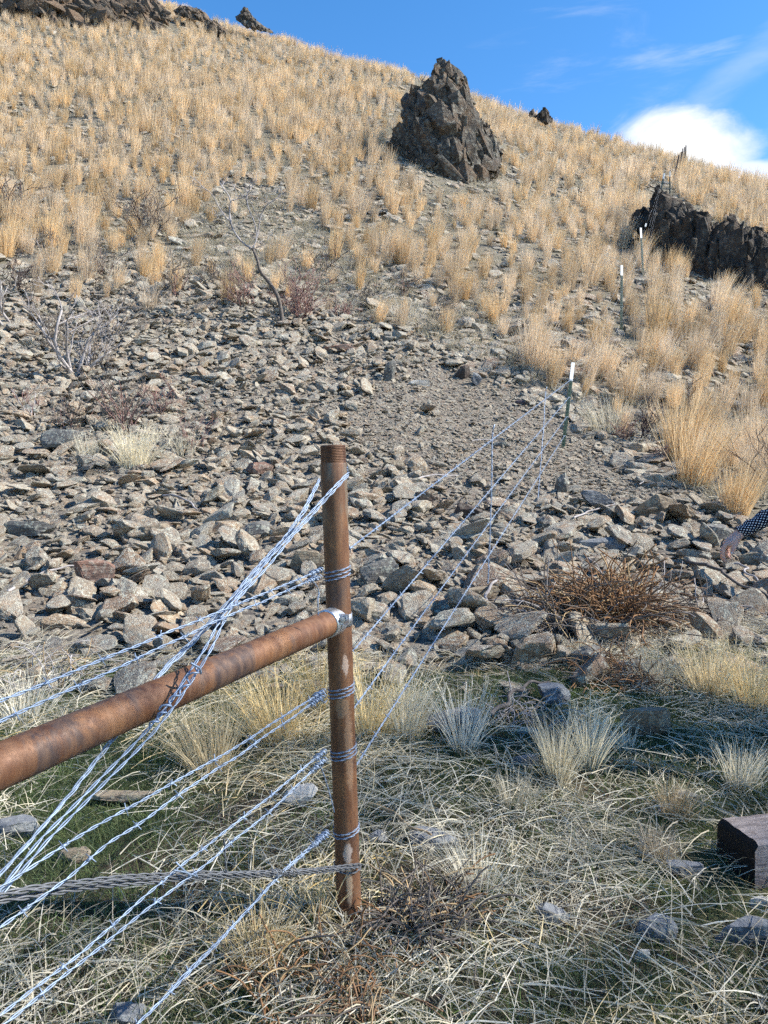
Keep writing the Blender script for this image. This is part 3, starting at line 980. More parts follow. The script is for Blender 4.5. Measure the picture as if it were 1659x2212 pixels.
# ------------------------------------------------------------------ rock outcrops: a solid core set with angular blocks
def outcrop(name, label, top, bot, depth_fn, thick, lean, nblocks, bsize, axis, mat, seed, elong=2.2, cat='rock outcrop', group=None, sub=2):
    """top/bot: pixel curves x->y of the visible face; the face stands at depth_fn(x) and leans back by lean*height"""
    R = np.random.default_rng(seed)
    T = lerp_curve(top); B = lerp_curve(bot)
    x0, x1 = top[0][0], top[-1][0]
    dm = depth_fn((x0 + x1) / 2)
    base = P3((x0 + x1) / 2, float(B((x0 + x1) / 2)), dm)
    mb = MB()
    nx, ns = 60, 36
    def pt(xf, s, back=0.0, bury=0.0):
        x = x0 + (x1 - x0) * xf
        yt, yb = float(T(x)), float(B(x))
        yb2 = yb + bury
        py = yb2 + (yt - yb2) * s
        hm = (yb - yt) / FPX * dm
        tt = 2 * xf - 1
        round_ = thick * .55 * abs(tt) ** 2.2
        d = depth_fn(x) + lean * hm * max(s, 0) ** 1.3 + round_ + thick * .35 * max(s - .55, 0) * 2
        w = max(thick * (1 - .75 * max(s, 0)) * (1 - .55 * abs(tt) ** 2), .12)
        return P3(x, py, d + back * w)
    # closed core
    ring = []
    V = []
    for a in range(nx + 1):
        for b in range(ns + 1):
            for k in (0.06, 1.0):
                p = pt(min(max(a / nx, .02), .98), -.15 + 1.14 * b / ns, k, 0)
                q = Vector(p)
                n = mnoise.fractal(q * (.9 / max(bsize, .05)) * .35, 1.0, 2.1, 4) * bsize * .5
                V.append((q.x + n * .6, q.y + n, q.z + n * .4))
    def vi(a, b, k): return (a * (ns + 1) + b) * 2 + k
    F = []
    for a in range(nx):
        for b in range(ns):
            F.append((vi(a, b, 0), vi(a + 1, b, 0), vi(a + 1, b + 1, 0), vi(a, b + 1, 0)))
            F.append((vi(a, b, 1), vi(a, b + 1, 1), vi(a + 1, b + 1, 1), vi(a + 1, b, 1)))
    for a in range(nx):
        F.append((vi(a, ns, 0), vi(a + 1, ns, 0), vi(a + 1, ns, 1), vi(a, ns, 1)))
        F.append((vi(a, 0, 0), vi(a, 0, 1), vi(a + 1, 0, 1), vi(a + 1, 0, 0)))
    for b in range(ns):
        F.append((vi(0, b, 0), vi(0, b + 1, 0), vi(0, b + 1, 1), vi(0, b, 1)))
        F.append((vi(nx, b, 0), vi(nx, b, 1), vi(nx, b + 1, 1), vi(nx, b + 1, 0)))
    mb.add(V, F)
    ax = Vector(axis).normalized()
    protos = [hull_block(seed * 31 + i, (.55 + .35 * R.random(), .5 + .3 * R.random(), 1.0)) for i in range(14)]
    n = 0; guard = 0
    while n < nblocks and guard < nblocks * 20:
        guard += 1
        xf = R.random(); s = R.random() ** .9 * 1.02 - .06
        x = x0 + (x1 - x0) * xf
        hpx = float(B(x) - T(x))
        if R.random() > hpx / max(float(max(B(q) - T(q) for q in np.linspace(x0, x1, 30))), 1) + .1: continue
        bk = R.choice([0.0, 0.0, 0.0, .35, .8])
        sz = bsize * math.exp(R.normal(0, .40))
        hm = hpx / FPX * dm
        sz = min(sz, hm * .34 + .05)
        # blocks shrink towards the silhouette so that peaks stay sharp
        room = (1 - s) * hm
        sz = max(min(sz, room / (elong * .40) + .10), bsize * .25)
        px2m = dm / FPX
        for dx in (-sz * .5 / px2m, sz * .5 / px2m):
            yy = float(T(min(max(x + dx, x0), x1)))
            py_ = float(B(x)) + (float(T(x)) - float(B(x))) * s
            if py_ - sz * .22 / px2m < yy: sz *= .65
        sz = max(sz, bsize * .2)
        c = pt(xf, s, bk)
        Vr, Fr = protos[int(R.integers(0, 14))]
        e = elong * R.uniform(.7, 1.25) ** 1
        M = np.diag([sz * .8, sz * .8, sz * .5 * e])
        a2 = (ax + Vector(R.normal(0, .20, 3))).normalized()
        q = Vector((0, 0, 1)).rotation_difference(a2) @ Euler((0, 0, R.uniform(0, 6.28))).to_quaternion()
        Rm = np.array(q.to_matrix())
        mb.add((Vr @ M) @ Rm.T + np.array(c), Fr)
        n += 1
    for k in range(len(mb.v)):
        mb.v[k] = mb.v[k] - np.array(base)
    o = mb.build(name, mat)
    o.location = base
    tag(o, label, cat, group)
    return o
M_SPIRE = m_outcrop('grey_brown_crag', (.075, .068, .060), (.145, .10, .066), (.29, .28, .235), .65)
M_BLACK = m_outcrop('black_crag', (.048, .041, .036), (.105, .075, .053), (.21, .18, .14), .60)
M_CRAG = m_outcrop('brown_crag', (.10, .08, .062), (.19, .125, .08), (.26, .23, .18), .5)

p_sp, d_sp = ground(985, 392)
outcrop('rock_spire', 'tall pointed dark grey rock spire rising from the grassy slope against the sky',
        [(835, 312), (850, 295), (862, 285), (872, 262), (877, 228), (880, 207), (900, 204), (918, 186), (931, 176), (936, 160), (944, 140), (950, 127), (957, 124), (966, 130), (980, 138), (992, 147), (1002, 158), (1008, 170), (1013, 190), (1018, 212), (1023, 236), (1034, 252), (1050, 264), (1060, 273), (1066, 296), (1082, 325)],
        [(835, 322), (872, 338), (915, 360), (955, 384), (985, 392), (1028, 412), (1046, 396), (1066, 360), (1082, 340)],
        lambda x: d_sp + .2 + .006 * abs(x - 990), 2.6, .16, 900, .36, (-.28, .15, 1), M_SPIRE, 11, 2.1)
dB = lerp_curve([(1360, ground(1385, 548)[1]), (1420, ground(1430, 575)[1]), (1500, ground(1500, 592)[1]), (1600, ground(1600, 622)[1]), (1659, ground(1645, 632)[1]), (1900, ground(1645, 632)[1] - .5)])
outcrop('black_outcrop', 'long jagged black rock outcrop at the right edge beside the third fence post',
        [(1400, 500), (1410, 452), (1414, 404), (1428, 403), (1442, 424), (1458, 440), (1478, 446), (1500, 462), (1522, 474), (1545, 497), (1562, 488), (1578, 471), (1592, 474), (1604, 497), (1630, 502), (1659, 516), (1720, 545), (1800, 600), (1880, 650)],
        [(1400, 545), (1420, 560), (1480, 580), (1540, 598), (1600, 622), (1659, 634), (1750, 650), (1880, 670)],
        lambda x: float(dB(x)), 1.7, .30, 1100, .30, (.06, .12, 1), M_BLACK, 23, 2.3)
outcrop('low_black_rock', 'low black rock lump at the left foot of the black outcrop',
        [(1362, 470), (1372, 456), (1388, 449), (1402, 447), (1416, 452)],
        [(1362, 482), (1380, 500), (1400, 520), (1416, 530)], lambda x: float(dB(1415)) + 1.6, .8, .35, 60, .15, (.3, .1, .8), M_BLACK, 29, 1.6)
p_tl, d_tl = ground(250, 66)
outcrop('summit_crag', 'broad broken brown crag across the top left corner of the hill',
        [(-260, -60), (-80, -70), (60, -90), (200, -80), (300, -30), (336, -6), (352, 12), (364, 24)],
        [(-260, 0), (-80, 8), (30, 18), (70, 44), (150, 50), (210, 56), (300, 76), (345, 64), (364, 40)],
        lambda x: d_tl + (x < 60) * 1.0, 4.0, 1.05, 1300, .55, (-.75, .35, .65), M_CRAG, 37, 1.8)
p_c, d_c = ground(420, 62)
outcrop('dark_ledge', 'small dark ledge right of the broken summit crag',
        [(376, 22), (392, 12), (410, 14), (432, 20), (446, 30), (452, 40)], [(376, 30), (400, 34), (430, 42), (452, 52)],
        lambda x: d_c, 1.4, .7, 60, .42, (-.6, .3, .7), M_CRAG, 41, 1.7)
p_c, d_c2 = ground(465, 82)
outcrop('brown_ledge', 'small brown ledge in the grass between summit crag and skyline pinnacle',
        [(438, 48), (452, 42), (470, 48), (486, 62), (498, 72)], [(438, 62), (460, 68), (480, 74), (498, 76)],
        lambda x: d_c2, 1.2, .6, 50, .36, (-.6, .3, .7), M_CRAG, 43, 1.7)
p_c, d_c3 = ground(550, 92)
outcrop('skyline_pinnacle', 'small pointed rock pinnacle on the skyline near the top left',
        [(510, 36), (520, 30), (526, 14), (534, 18), (541, 30), (552, 42), (568, 54), (590, 68)], [(510, 42), (530, 52), (560, 64), (590, 72)],
        lambda x: d_c3, 1.5, .3, 70, .40, (-.5, .2, .8), M_SPIRE, 47, 1.7)
p_c, d_c4 = ground(1170, 282)
outcrop('skyline_horn', 'tiny dark notched rock on the skyline right of the spire',
        [(1158, 250), (1164, 244), (1172, 236), (1182, 234), (1184, 246), (1192, 254)], [(1158, 258), (1175, 262), (1192, 264)],
        lambda x: d_c4, .9, .2, 30, .30, (-.1, .1, 1), M_BLACK, 53, 1.8)
outcrop('skyline_horn', 'tiny brown pointed rock on the skyline left of the notched rock',
        [(1143, 245), (1148, 238), (1153, 234), (1157, 246)], [(1143, 250), (1157, 252)],
        lambda x: d_c4 + .5, .6, .2, 14, .26, (-.1, .1, 1), M_CRAG, 59, 1.8)

# ------------------------------------------------------------------ single stones that stand out
def tint_stone(name, cols, lich=.6):
    k = NT_(name)
    v = k.obj()
    n1 = k.noise(v, 5, 6, .62); n2 = k.noise(v, 22, 7, .68); b = k.noise(k.scale_vec(v, (1.5, 1.5, 12)), 5, 5, .6, .7)
    c = k.mix(k.rng(n1, .40, .62), cols[0], cols[1])
    c = k.mix(k.rng(b, .45, .7, 0, .5), c, k.mix(.5, c, (.06, .05, .045)))
    c = k.mix(k.math('MULTIPLY', k.rng(n2, .50, .60), lich), c, cols[2])
    return k.pbr(c, .88, 0, k.bump(k.math('ADD', k.math('MULTIPLY', n2, .5), b), .8, .02), .2)
TS = {
    'tan': tint_stone('tan_stone', ((.24, .195, .14), (.155, .12, .088), (.36, .33, .25)), .55),
    'red': tint_stone('reddish_stone', ((.23, .13, .095), (.15, .10, .08), (.37, .33, .27)), .5),
    'grey': tint_stone('grey_lichen_stone', ((.155, .15, .14), (.10, .095, .09), (.36, .37, .31)), .7),
    'blue': tint_stone('blue_grey_stone', ((.155, .165, .18), (.11, .115, .125), (.32, .33, .32)), .45),
    'white': tint_stone('whitish_stone', ((.48, .46, .42), (.33, .31, .28), (.58, .55, .5)), .5),
    'dark': tint_stone('dark_brown_stone', ((.085, .062, .052), (.05, .042, .04), (.2, .18, .15)), .4),
    'plum': tint_stone('plum_slate', ((.075, .06, .075), (.06, .05, .055), (.12, .11, .12)), .3),
}
ROCKS = [  # centre px, half width px, half height px, thickness ratio, roll in the picture, tint, label
    (1412, 1098, 44, 36, .55, 1.0, 'tan', 'tall tan and grey stone slab standing on edge left above the hand'),
    (842, 803, 17, 26, .6, 1.35, 'grey', 'upright grey stone at the upper left rim of the gravel'),
    (1215, 1045, 20, 30, .7, 1.45, 'grey', 'upright pale grey block right of the wires below the nearest post'),
    (1103, 1388, 62, 26, .6, -.05, 'tan', 'long tan block at the foot of the scree right of the post'),
    (1040, 1282, 42, 22, .35, .15, 'tan', 'flat tan triangular stone right of the wires'),
    (205, 1238, 46, 40, .7, .1, 'red', 'large rounded reddish stone on the left scree'),
    (555, 1145, 40, 26, .7, .3, 'grey', 'pale grey rounded block left of the post in mid scree'),
    (560, 1010, 34, 24, .7, .1, 'red', 'reddish stone with pale spots left of the post top'),
    (668, 1215, 42, 34, .6, .0, 'tan', 'sandy tan block close left of the post'),
    (1545, 1150, 46, 32, .7, .0, 'grey', 'broad grey boulder left of the hand'),
    (1640, 1205, 42, 24, .6, .1, 'tan', 'pale tan stone just below the hand at the right edge'),
    (1590, 1310, 40, 24, .6, .0, 'grey', 'grey stone right of the brown bramble heap'),
    (820, 1235, 44, 40, .7, .6, 'grey', 'large grey lichened block just right of the post'),
    (912, 1075, 28, 22, .7, .1, 'dark', 'dark brown angular block behind the upper wire'),
    (1010, 1105, 44, 26, .6, -.2, 'dark', 'dark wedge shaped stone crossed by the second wire'),
    (1290, 1080, 40, 26, .6, -.4, 'blue', 'bluish stone right of the upright pale block'),
    (1300, 1175, 52, 22, .5, .1, 'blue', 'flat blue grey slab above the brown bramble heap'),
    (850, 1005, 34, 18, .5, .0, 'tan', 'tan slab right of the post top'),
    (130, 950, 50, 36, .7, .0, 'grey', 'dark grey boulder below the left shrubs'),
    (60, 1140, 60, 30, .5, .0, 'grey', 'wide grey ledge stone at the left edge of the scree'),
    (330, 1150, 40, 30, .7, .2, 'tan', 'ochre spotted stone near the curved stick'),
    (560, 570, 22, 12, .5, .1, 'grey', 'flat grey stone above the forked shrub'),
    (1127, 870, 15, 9, .4, .0, 'plum', 'dark plum coloured slate lying on the gravel'),
    (1083, 960, 18, 10, .5, .0, 'grey', 'grey slab on the gravel left of the wires'),
    (1000, 805, 22, 20, .8, .4, 'dark', 'dark block on the upper rim of the gravel'),
    (905, 828, 24, 10, .5, .0, 'white', 'pale stained slab on the upper rim of the gravel'),
    (735, 752, 38, 14, .5, .0, 'red', 'reddish flat boulder below the forked shrub'),
    (1030, 820, 14, 18, .8, 1.2, 'blue', 'small upright bluish stone beside the dark rim block'),
    (980, 1560, 62, 44, .7, .2, 'blue', 'large bluish boulder half hidden by grass right of the post'),
    (1395, 1560, 66, 42, .6, .1, 'tan', 'large tan grey boulder in the grass below the bramble heap'),
    (1270, 1420, 40, 36, .7, .8, 'grey', 'dark grey wedge stone at the left foot of the bramble heap'),
    (1200, 1500, 44, 30, .7, .0, 'blue', 'blue grey block behind the upright straw tufts'),
    (1135, 1580, 28, 13, .5, .1, 'white', 'small whitish stone in the grass'),
    (1133, 1645, 30, 22, .6, .0, 'blue', 'pale blue stone left of the twin upright tufts'),
    (645, 1722, 46, 30, .8, .6, 'white', 'whitish angular stone in the straw left of the post'),
    (268, 1726, 74, 22, .5, .1, 'tan', 'long tan stone under the wires left of the post'),
    (30, 1790, 52, 34, .7, .0, 'blue', 'blue grey boulder at the left edge under the rail'),
    (160, 1850, 36, 22, .7, .0, 'tan', 'brownish stone in the moss at lower left'),
    (815, 1812, 34, 24, .7, -.4, 'blue', 'pale blue stone just right of the post foot'),
    (938, 1818, 60, 30, .6, .0, 'blue', 'dark blue grey boulder right of the post foot'),
    (1430, 1745, 26, 10, .5, .3, 'white', 'thin pale flake right of the brown tuft'),
    (1190, 1985, 44, 32, .6, -.6, 'blue', 'grey stone sunk in the grass at lower centre right'),
    (1420, 2005, 52, 40, .6, -.3, 'blue', 'pale blue stone with a split corner in the lower right grass'),
    (1612, 2010, 74, 38, .6, .2, 'blue', 'large blue grey boulder at the lower right edge'),
    (1385, 2070, 16, 22, .6, 1.0, 'white', 'small pale upright flake at lower right'),
    (1480, 1720, 40, 18, .5, .0, 'blue', 'flat bluish stone left of the black timber end'),
    (1480, 1880, 40, 24, .5, .0, 'blue', 'flat pale stone left below the black timber end'),
    (1640, 1950, 22, 14, .6, .3, 'white', 'small whitish stone in front of the timber'),
    (270, 2195, 44, 26, .7, .0, 'blue', 'dark blue grey stone at the bottom edge left'),
    (940, 2165, 24, 22, .7, .3, 'dark', 'dark brown stone in the bare soil at the bottom'),
    (1000, 2200, 20, 12, .7, .0, 'tan', 'small tan stone at the bottom edge in the soil'),
]
def place_rocks():
    for i, (px, py, hw, hh, tr, roll, tint, lab) in enumerate(ROCKS):
        p, d = ground(px, py + hh * .8)
        a = hw / FPX * d; b = hh / FPX * d
        big = max(a, b); small = min(a, b)
        V, F = rock_verts(900 + i * 3, (1, .8, 1), 13, 4 if py > 1000 else 3, .03, .5)
        V = V * np.array([big, big * tr, small])
        if b > a: roll_ = roll
        else: roll_ = roll * .6
        c_, s_ = math.cos(roll_), math.sin(roll_)
        V = V @ np.array([[c_, 0, -s_], [0, 1, 0], [s_, 0, c_]]).T
        o = MB().add(V, F).build('boulder' if big > .22 else 'stone', TS[tint])
        zmin = V[:, 2].min()
        hgtV = V[:, 2].max() - zmin
        c = P3(px, py, d + big * tr * .4)
        g = float(hgt(c.x, c.y))
        o.location = (c.x, c.y, min(max(c.z, g + .25 * hgtV), g + .5 * hgtV))
        o.rotation_euler = (0, 0, random.uniform(-.25, .25))
        tag(o, lab, 'boulder' if big > .22 else 'stone')
place_rocks()
# tiny pebbles and leaf litter in the bare soil at the bottom
# ------------------------------------------------------------------ fence
M_RUST = m_rust_plain()
def m_rust_post():
    k, v, c, n1, n2 = m_rust()
    sep = k.n('ShaderNodeSeparateXYZ'); k.l(v, sep.inputs[0])
    z = sep.outputs[2]; x = sep.outputs[0]
    wob = k.math('MULTIPLY', k.math('SUBTRACT', k.noise(v, 42, 6, .7), .5), .055)
    def patch(zc, xc, hz, hx):
        dz = k.math('DIVIDE', k.math('SUBTRACT', k.math('ADD', z, wob), zc), hz)
        dx = k.math('DIVIDE', k.math('SUBTRACT', k.math('ADD', x, k.math('MULTIPLY', wob, .5)), xc), hx)
        q = k.math('ADD', k.math('MULTIPLY', dz, dz), k.math('MULTIPLY', dx, dx))
        return k.rng(q, 1.3, .5)
    # scraped pale patches and the bare grey length under the thread
    c = k.mix(k.math('MULTIPLY', patch(.17, .006, .085, .010), .8), c, (.50, .36, .24))
    c = k.mix(k.math('MULTIPLY', patch(.245, .004, .03, .012), .8), c, (.56, .45, .38))
    c = k.mix(k.math('MULTIPLY', patch(.80, .016, .035, .008), .7), c, (.55, .42, .34))
    c = k.mix(k.math('MULTIPLY', patch(.55, .018, .12, .012), .45), c, (.42, .27, .17))
    c = k.mix(k.math('MULTIPLY', patch(.68, .004, .03, .02), .35), c, (.42, .30, .2))
    g = k.math('MULTIPLY', k.rng(z, 1.14, 1.24), k.rng(k.noise(k.scale_vec(v, (1, 1, .3)), 22, 5, .6), .42, .58))
    c = k.mix(k.math('MULTIPLY', g, .75), c, (.21, .165, .12))
    sp = k.rng(k.voro(v, 110), .0, .12, 1, 0)
    gate = k.rng(k.noise(v, 9, 2), .52, .62)
    c = k.mix(k.math('MULTIPLY', k.math('MULTIPLY', sp, gate), .8), c, (.58, .52, .46))
    return k.pbr(c, k.rng(n2, .3, .7, .42, .72, False), .25, k.bump(k.math('ADD', n1, k.math('MULTIPLY', n2, .3)), .12, .004), .4)
M_RUSTP = m_rust_post()
M_GALV = m_galv('galvanised_steel', (.70, .73, .78), .34)
M_WIRE = m_galv('galvanised_wire', (.29, .37, .50), .56, .55)
k_ = NT_('dull_far_wire'); M_FARW = k_.pbr((.42, .45, .50), .6, .0, None, .3)
M_OLDWIRE = m_galv('weathered_wire', (.17, .18, .20), .6, .5)

PR = .0362
pb = P3(755.5, 2004, 2.20); ptop = P3(719, 962, 2.12)
def lathe(mb, prof, axis0, axis1, sides=40):
    """prof: (distance along the axis in metres, radius)"""
    a0 = Vector(axis0); ax = (Vector(axis1) - a0).normalized()
    s = ax.orthogonal().normalized(); b = ax.cross(s)
    V = []; F = []
    for t, r in prof:
        for j in range(sides):
            an = 2 * math.pi * j / sides
            V.append(a0 + ax * t + (s * math.cos(an) + b * math.sin(an)) * r)
    for i in range(len(prof) - 1):
        for j in range(sides):
            j2 = (j + 1) % sides
            F.append((i * sides + j, i * sides + j2, (i + 1) * sides + j2, (i + 1) * sides + j))
    return mb.add([tuple(v) for v in V], F)
def pipe_post(base, top, label, cat='fence post', material=None):
    root = empty('pipe_post', base)
    tag(root, label, cat)
    up = Vector(top) - Vector(base); L = up.length
    q = Vector((0, 0, 1)).rotation_difference(up.normalized())
    root.rotation_euler = q.to_euler()
    prof = [(-.35, PR), (0, PR)] + [(L * k / 14, PR * (1 + .010 * math.sin(k * 1.7))) for k in range(1, 12)]
    prof += [(L - .20, PR * 1.015), (L - .12, PR * 1.045), (L - .055, PR * 1.055), (L - .051, PR * 1.02)]
    mb = MB(); lathe(mb, prof, (0, 0, 0), (0, 0, 1), 44)
    mb.build('pipe', material or M_RUSTP, root, True)
    th = [(L - .051, PR * 1.02)]
    for k in range(11):
        t = L - .050 + .0045 * k
        th += [(t + .0008, PR * (1.025 - .004 * k / 11)), (t + .0026, PR * (.985 - .004 * k / 11))]
    th += [(L - .0015, PR * .99), (L, PR * .97), (L, PR * .80), (L - .08, PR * .79)]
    mb = MB(); lathe(mb, th, (0, 0, 0), (0, 0, 1), 44)
    mb.build('thread', M_RUST, root, False)
    return root
POST = pipe_post(pb, ptop, 'rusty steel pipe post with threaded top, tied with wires, front centre')

ra = P3(729, 1338, 2.145)
rb0 = P3(0, 1655, 1.16)
rdir = (rb0 - ra).normalized()
RL = 2.36
rb = ra + rdir * RL
# second post, just left of the photographer, that carries the other rail end
g2 = float(hgt(rb.x, rb.y))
p2b = Vector((rb.x, rb.y, g2)); 
pup = (ptop - pb).normalized()
POST2 = pipe_post(p2b, Vector((rb.x, rb.y, rb.z + .42)), 'rusty pipe post carrying the near end of the rail, beside the camera', material=M_RUST)

rail = empty('brace_rail', ra)
tag(rail, 'rusty horizontal pipe rail running left from the post toward the viewer', 'fence rail')
mb = MB()
k = 26
prof = [(PR * 1.02 + (RL - 2 * PR) * i / k, PR * (1 + .008 * math.sin(i * 1.3))) for i in range(k + 1)]
lathe(mb, prof, (0, 0, 0), tuple(rdir), 40)
pipe = mb.build('pipe', M_RUST, rail, True)
mb = MB()
lathe(mb, [(.006, .0), (.006, PR * .9), (.010, PR * 1.08), (.020, PR * 1.13), (.062, PR * 1.13), (.068, PR * 1.10), (.068, PR * 1.005)], (0, 0, 0), tuple(rdir), 48)
cup = mb.build('rail_end_cup', M_GALV, rail, True)
# band round the post with its bolt
bc = ra - Vector((0, 0, 0))
t_on = (ra - pb).dot(pup)
axp = pb + pup * t_on
mb = MB()
lathe(mb, [(-.017, PR * 1.01), (-.017, PR * 1.09), (.017, PR * 1.09), (.017, PR * 1.01)], tuple(axp - ra - Vector((0, 0, 0.0))), tuple(axp - ra + pup), 44)
band = mb.build('brace_band', M_GALV, rail, True)
# tab from the cup to the band on the right side, with a bolt
right = Vector((1, 0, 0)); tocam = Vector((0, -1, 0))
tabc = P3(742, 1338, 2.085) - ra
rotm = Matrix.Rotation(math.radians(-18), 3, 'Z')
mb = MB().box(tabc, (.034, .004, .030), rotm)
mb.build('bolt_tab', M_GALV, rail)
bp = P3(739, 1338, 2.079) - ra
mb = MB()
lathe(mb, [(0, .010), (.003, .010), (.003, .0075), (.0098, .0075), (.010, .004), (.013, .004), (.013, 0)], tuple(bp), tuple(bp + Vector((.1, -1, 0))), 6)
mb.build('bolt', m_galv('dull_bolt_steel', (.42, .44, .48), .4), rail)

# ---- wire geometry
def resample(pts, step):
    pts = [Vector(p) for p in pts]
    out = []
    for a, b in zip(pts[:-1], pts[1:]):
        n = max(2, int((b - a).length / step))
        for i in range(n): out.append(a.lerp(b, i / n))
    out.append(pts[-1])
    return out
def smooth_path(pts, it=2):
    pts = [Vector(p) for p in pts]
    for _ in range(it):
        q = [pts[0]]
        for a, b in zip(pts[:-1], pts[1:]):
            q += [a.lerp(b, .25), a.lerp(b, .75)]
        pts = q + [pts[-1]]
    return pts
def twisted(mb, pts, r=.00125, pitch=.055, amp=.0018, ply=2, step=.007, sides=4, phase=0.0, wob=0.0):
    path = resample(pts, step)
    P = np.array([p[:] for p in path])
    if wob:
        n = np.array([[mnoise.noise(Vector(p) * 9 + Vector((k * 13.7, phase * 3, 0))) for k in range(3)] for p in P]) * wob
        fade = np.minimum(1, np.minimum(np.arange(len(P)), np.arange(len(P))[::-1]) / 12)[:, None]
        P = P + n * fade
    tan = np.gradient(P, axis=0); tan /= np.linalg.norm(tan, axis=1)[:, None]
    ref = np.array([0.13, .2, 1.0])
    s = np.cross(tan, ref); s /= np.linalg.norm(s, axis=1)[:, None] + 1e-9
    b = np.cross(tan, s)
    L = np.concatenate([[0], np.cumsum(np.linalg.norm(np.diff(P, axis=0), axis=1))])
    for k in range(ply):
        a = 2 * math.pi * (L / pitch + k / ply) + phase
        mb.tube(P + amp * (np.cos(a)[:, None] * s + np.sin(a)[:, None] * b), r, sides)
    return P, L
def barbs(mb, P, L, every=.115, size=.011, r=.0010, seed=0, coil=.0030):
    g = random.Random(seed)
    pos = every * g.random()
    tot = L[-1]
    while pos < tot - .02:
        i = int(np.searchsorted(L, pos)); i = min(max(i, 1), len(P) - 2)
        c = Vector(P[i]); t = Vector(P[i + 1] - P[i - 1]).normalized()
        mb.tube([c - t * .005, c + t * .005], coil, 6)
        s = t.orthogonal().normalized(); b = t.cross(s)
        a = g.uniform(0, 6.28)
        for q in (0, 1):
            d = (s * math.cos(a + q * 1.5) + b * math.sin(a + q * 1.5))
            mb.tube([c + t * (.003 if q else -.003) - d * size, c + t * (.003 if q else -.003) + d * size], r, 4)
        pos += every * g.uniform(.9, 1.1)
def coil(mb, path, R, turns, r=.0015, sides=5, squash=1.0, phase=0):
    """loose wrapping of a wire tail around a strand"""
    pts = resample(path, .002)
    P = np.array([p[:] for p in pts]); n = len(P)
    tan = np.gradient(P, axis=0); tan /= np.linalg.norm(tan, axis=1)[:, None]
    s = np.cross(tan, np.array([.1, .3, 1])); s /= np.linalg.norm(s, axis=1)[:, None]; b = np.cross(tan, s)
    a = np.linspace(0, 2 * math.pi * turns, n) + phase
    Rv = R * (1 + .25 * np.sin(np.linspace(0, 9, n) + phase))
    mb.tube(P + (np.cos(a) * Rv)[:, None] * s + (np.sin(a) * Rv * squash)[:, None] * b, r, sides)

def plane_hit(px, py, a, b, off=0.0):
    """ray of a pixel against the upright plane through ground points a and b, shifted off metres to the viewer's side"""
    a = Vector((a.x, a.y, 0)); b = Vector((b.x, b.y, 0))
    n = (b - a).cross(Vector((0, 0, 1))).normalized()
    if n.dot(Vector((0, 0, 0)) - a) < 0: n = -n
    a = a + n * off
    d = px_dir(px, py)
    t = (a - Vector((0, 0, 0))).dot(n) / d.dot(n)
    return Vector((0, 0, CZ)) + d * t
def QL(px, py, off=0.0): return plane_hit(px, py, pb, p2b, off)
def on_post(py):
    """point of the post axis seen at pixel row py"""
    best = min((abs(to_px(*[np.array([c]) for c in (pb + pup * t)])[1][0] - py), t) for t in np.linspace(-.05, 1.45, 600))
    return pb + pup * best[1]
def wrap(mb, py, turns, rise=.010, tilt=.18, r=.00125, start=0.0, rad=PR * 1.05, ply=2, amp=.0016):
    c = on_post(py)
    s = Vector((1, 0, 0)); s = (s - pup * s.dot(pup)).normalized(); f = s.cross(pup)      # f points away from the viewer
    pts = []
    n = int(turns * 28)
    for i in range(n + 1):
        a = start + 2 * math.pi * i / 28
        pts.append(c + (s * math.cos(a) - f * math.sin(a)) * (rad + .0009 * math.sin(a * 3)) + pup * (rise * (i / 28 - turns / 2) + tilt * PR * math.cos(a)))
    return twisted(mb, pts, r, .05, amp, ply, .004)

# left hand barbed wires: strand(s) from a tie on the post to the second post
far_t = 1.0
def extend_to_post2(p, q):
    """continue the line p->q in plan until it is level with the second post"""
    d = q - p
    k = ((p2b.x - p.x) * d.x + (p2b.y - p.y) * d.y) / (d.x ** 2 + d.y ** 2)
    return p + d * k
LEFT = [
    ('top left barbed wire tied to the post above the clamp', 1238, [[(694, 1230), (500, 1312), (0, 1512)], [(690, 1246), (450, 1350), (0, 1560)]]),
    ('second left barbed wire tied to the post below the rail', 1490, [[(700, 1492), (492, 1625), (340, 1710), (200, 1790), (45, 1889)], [(700, 1502), (538, 1615), (380, 1722), (240, 1820), (145, 1900), (15, 1990)]]),
    ('third left barbed wire tied to the middle of the lower post', 1622, [[(702, 1622), (545, 1750), (425, 1845), (310, 1940), (185, 2050), (0, 2195)], [(702, 1640), (575, 1760), (465, 1850), (345, 1945), (190, 2065), (20, 2205)]]),
    ('lowest left barbed wire tied low on the post', 1792, [[(706, 1796), (620, 1872), (465, 2040), (300, 2210)], [(706, 1802), (616, 1880), (462, 2046), (296, 2214)]]),
]
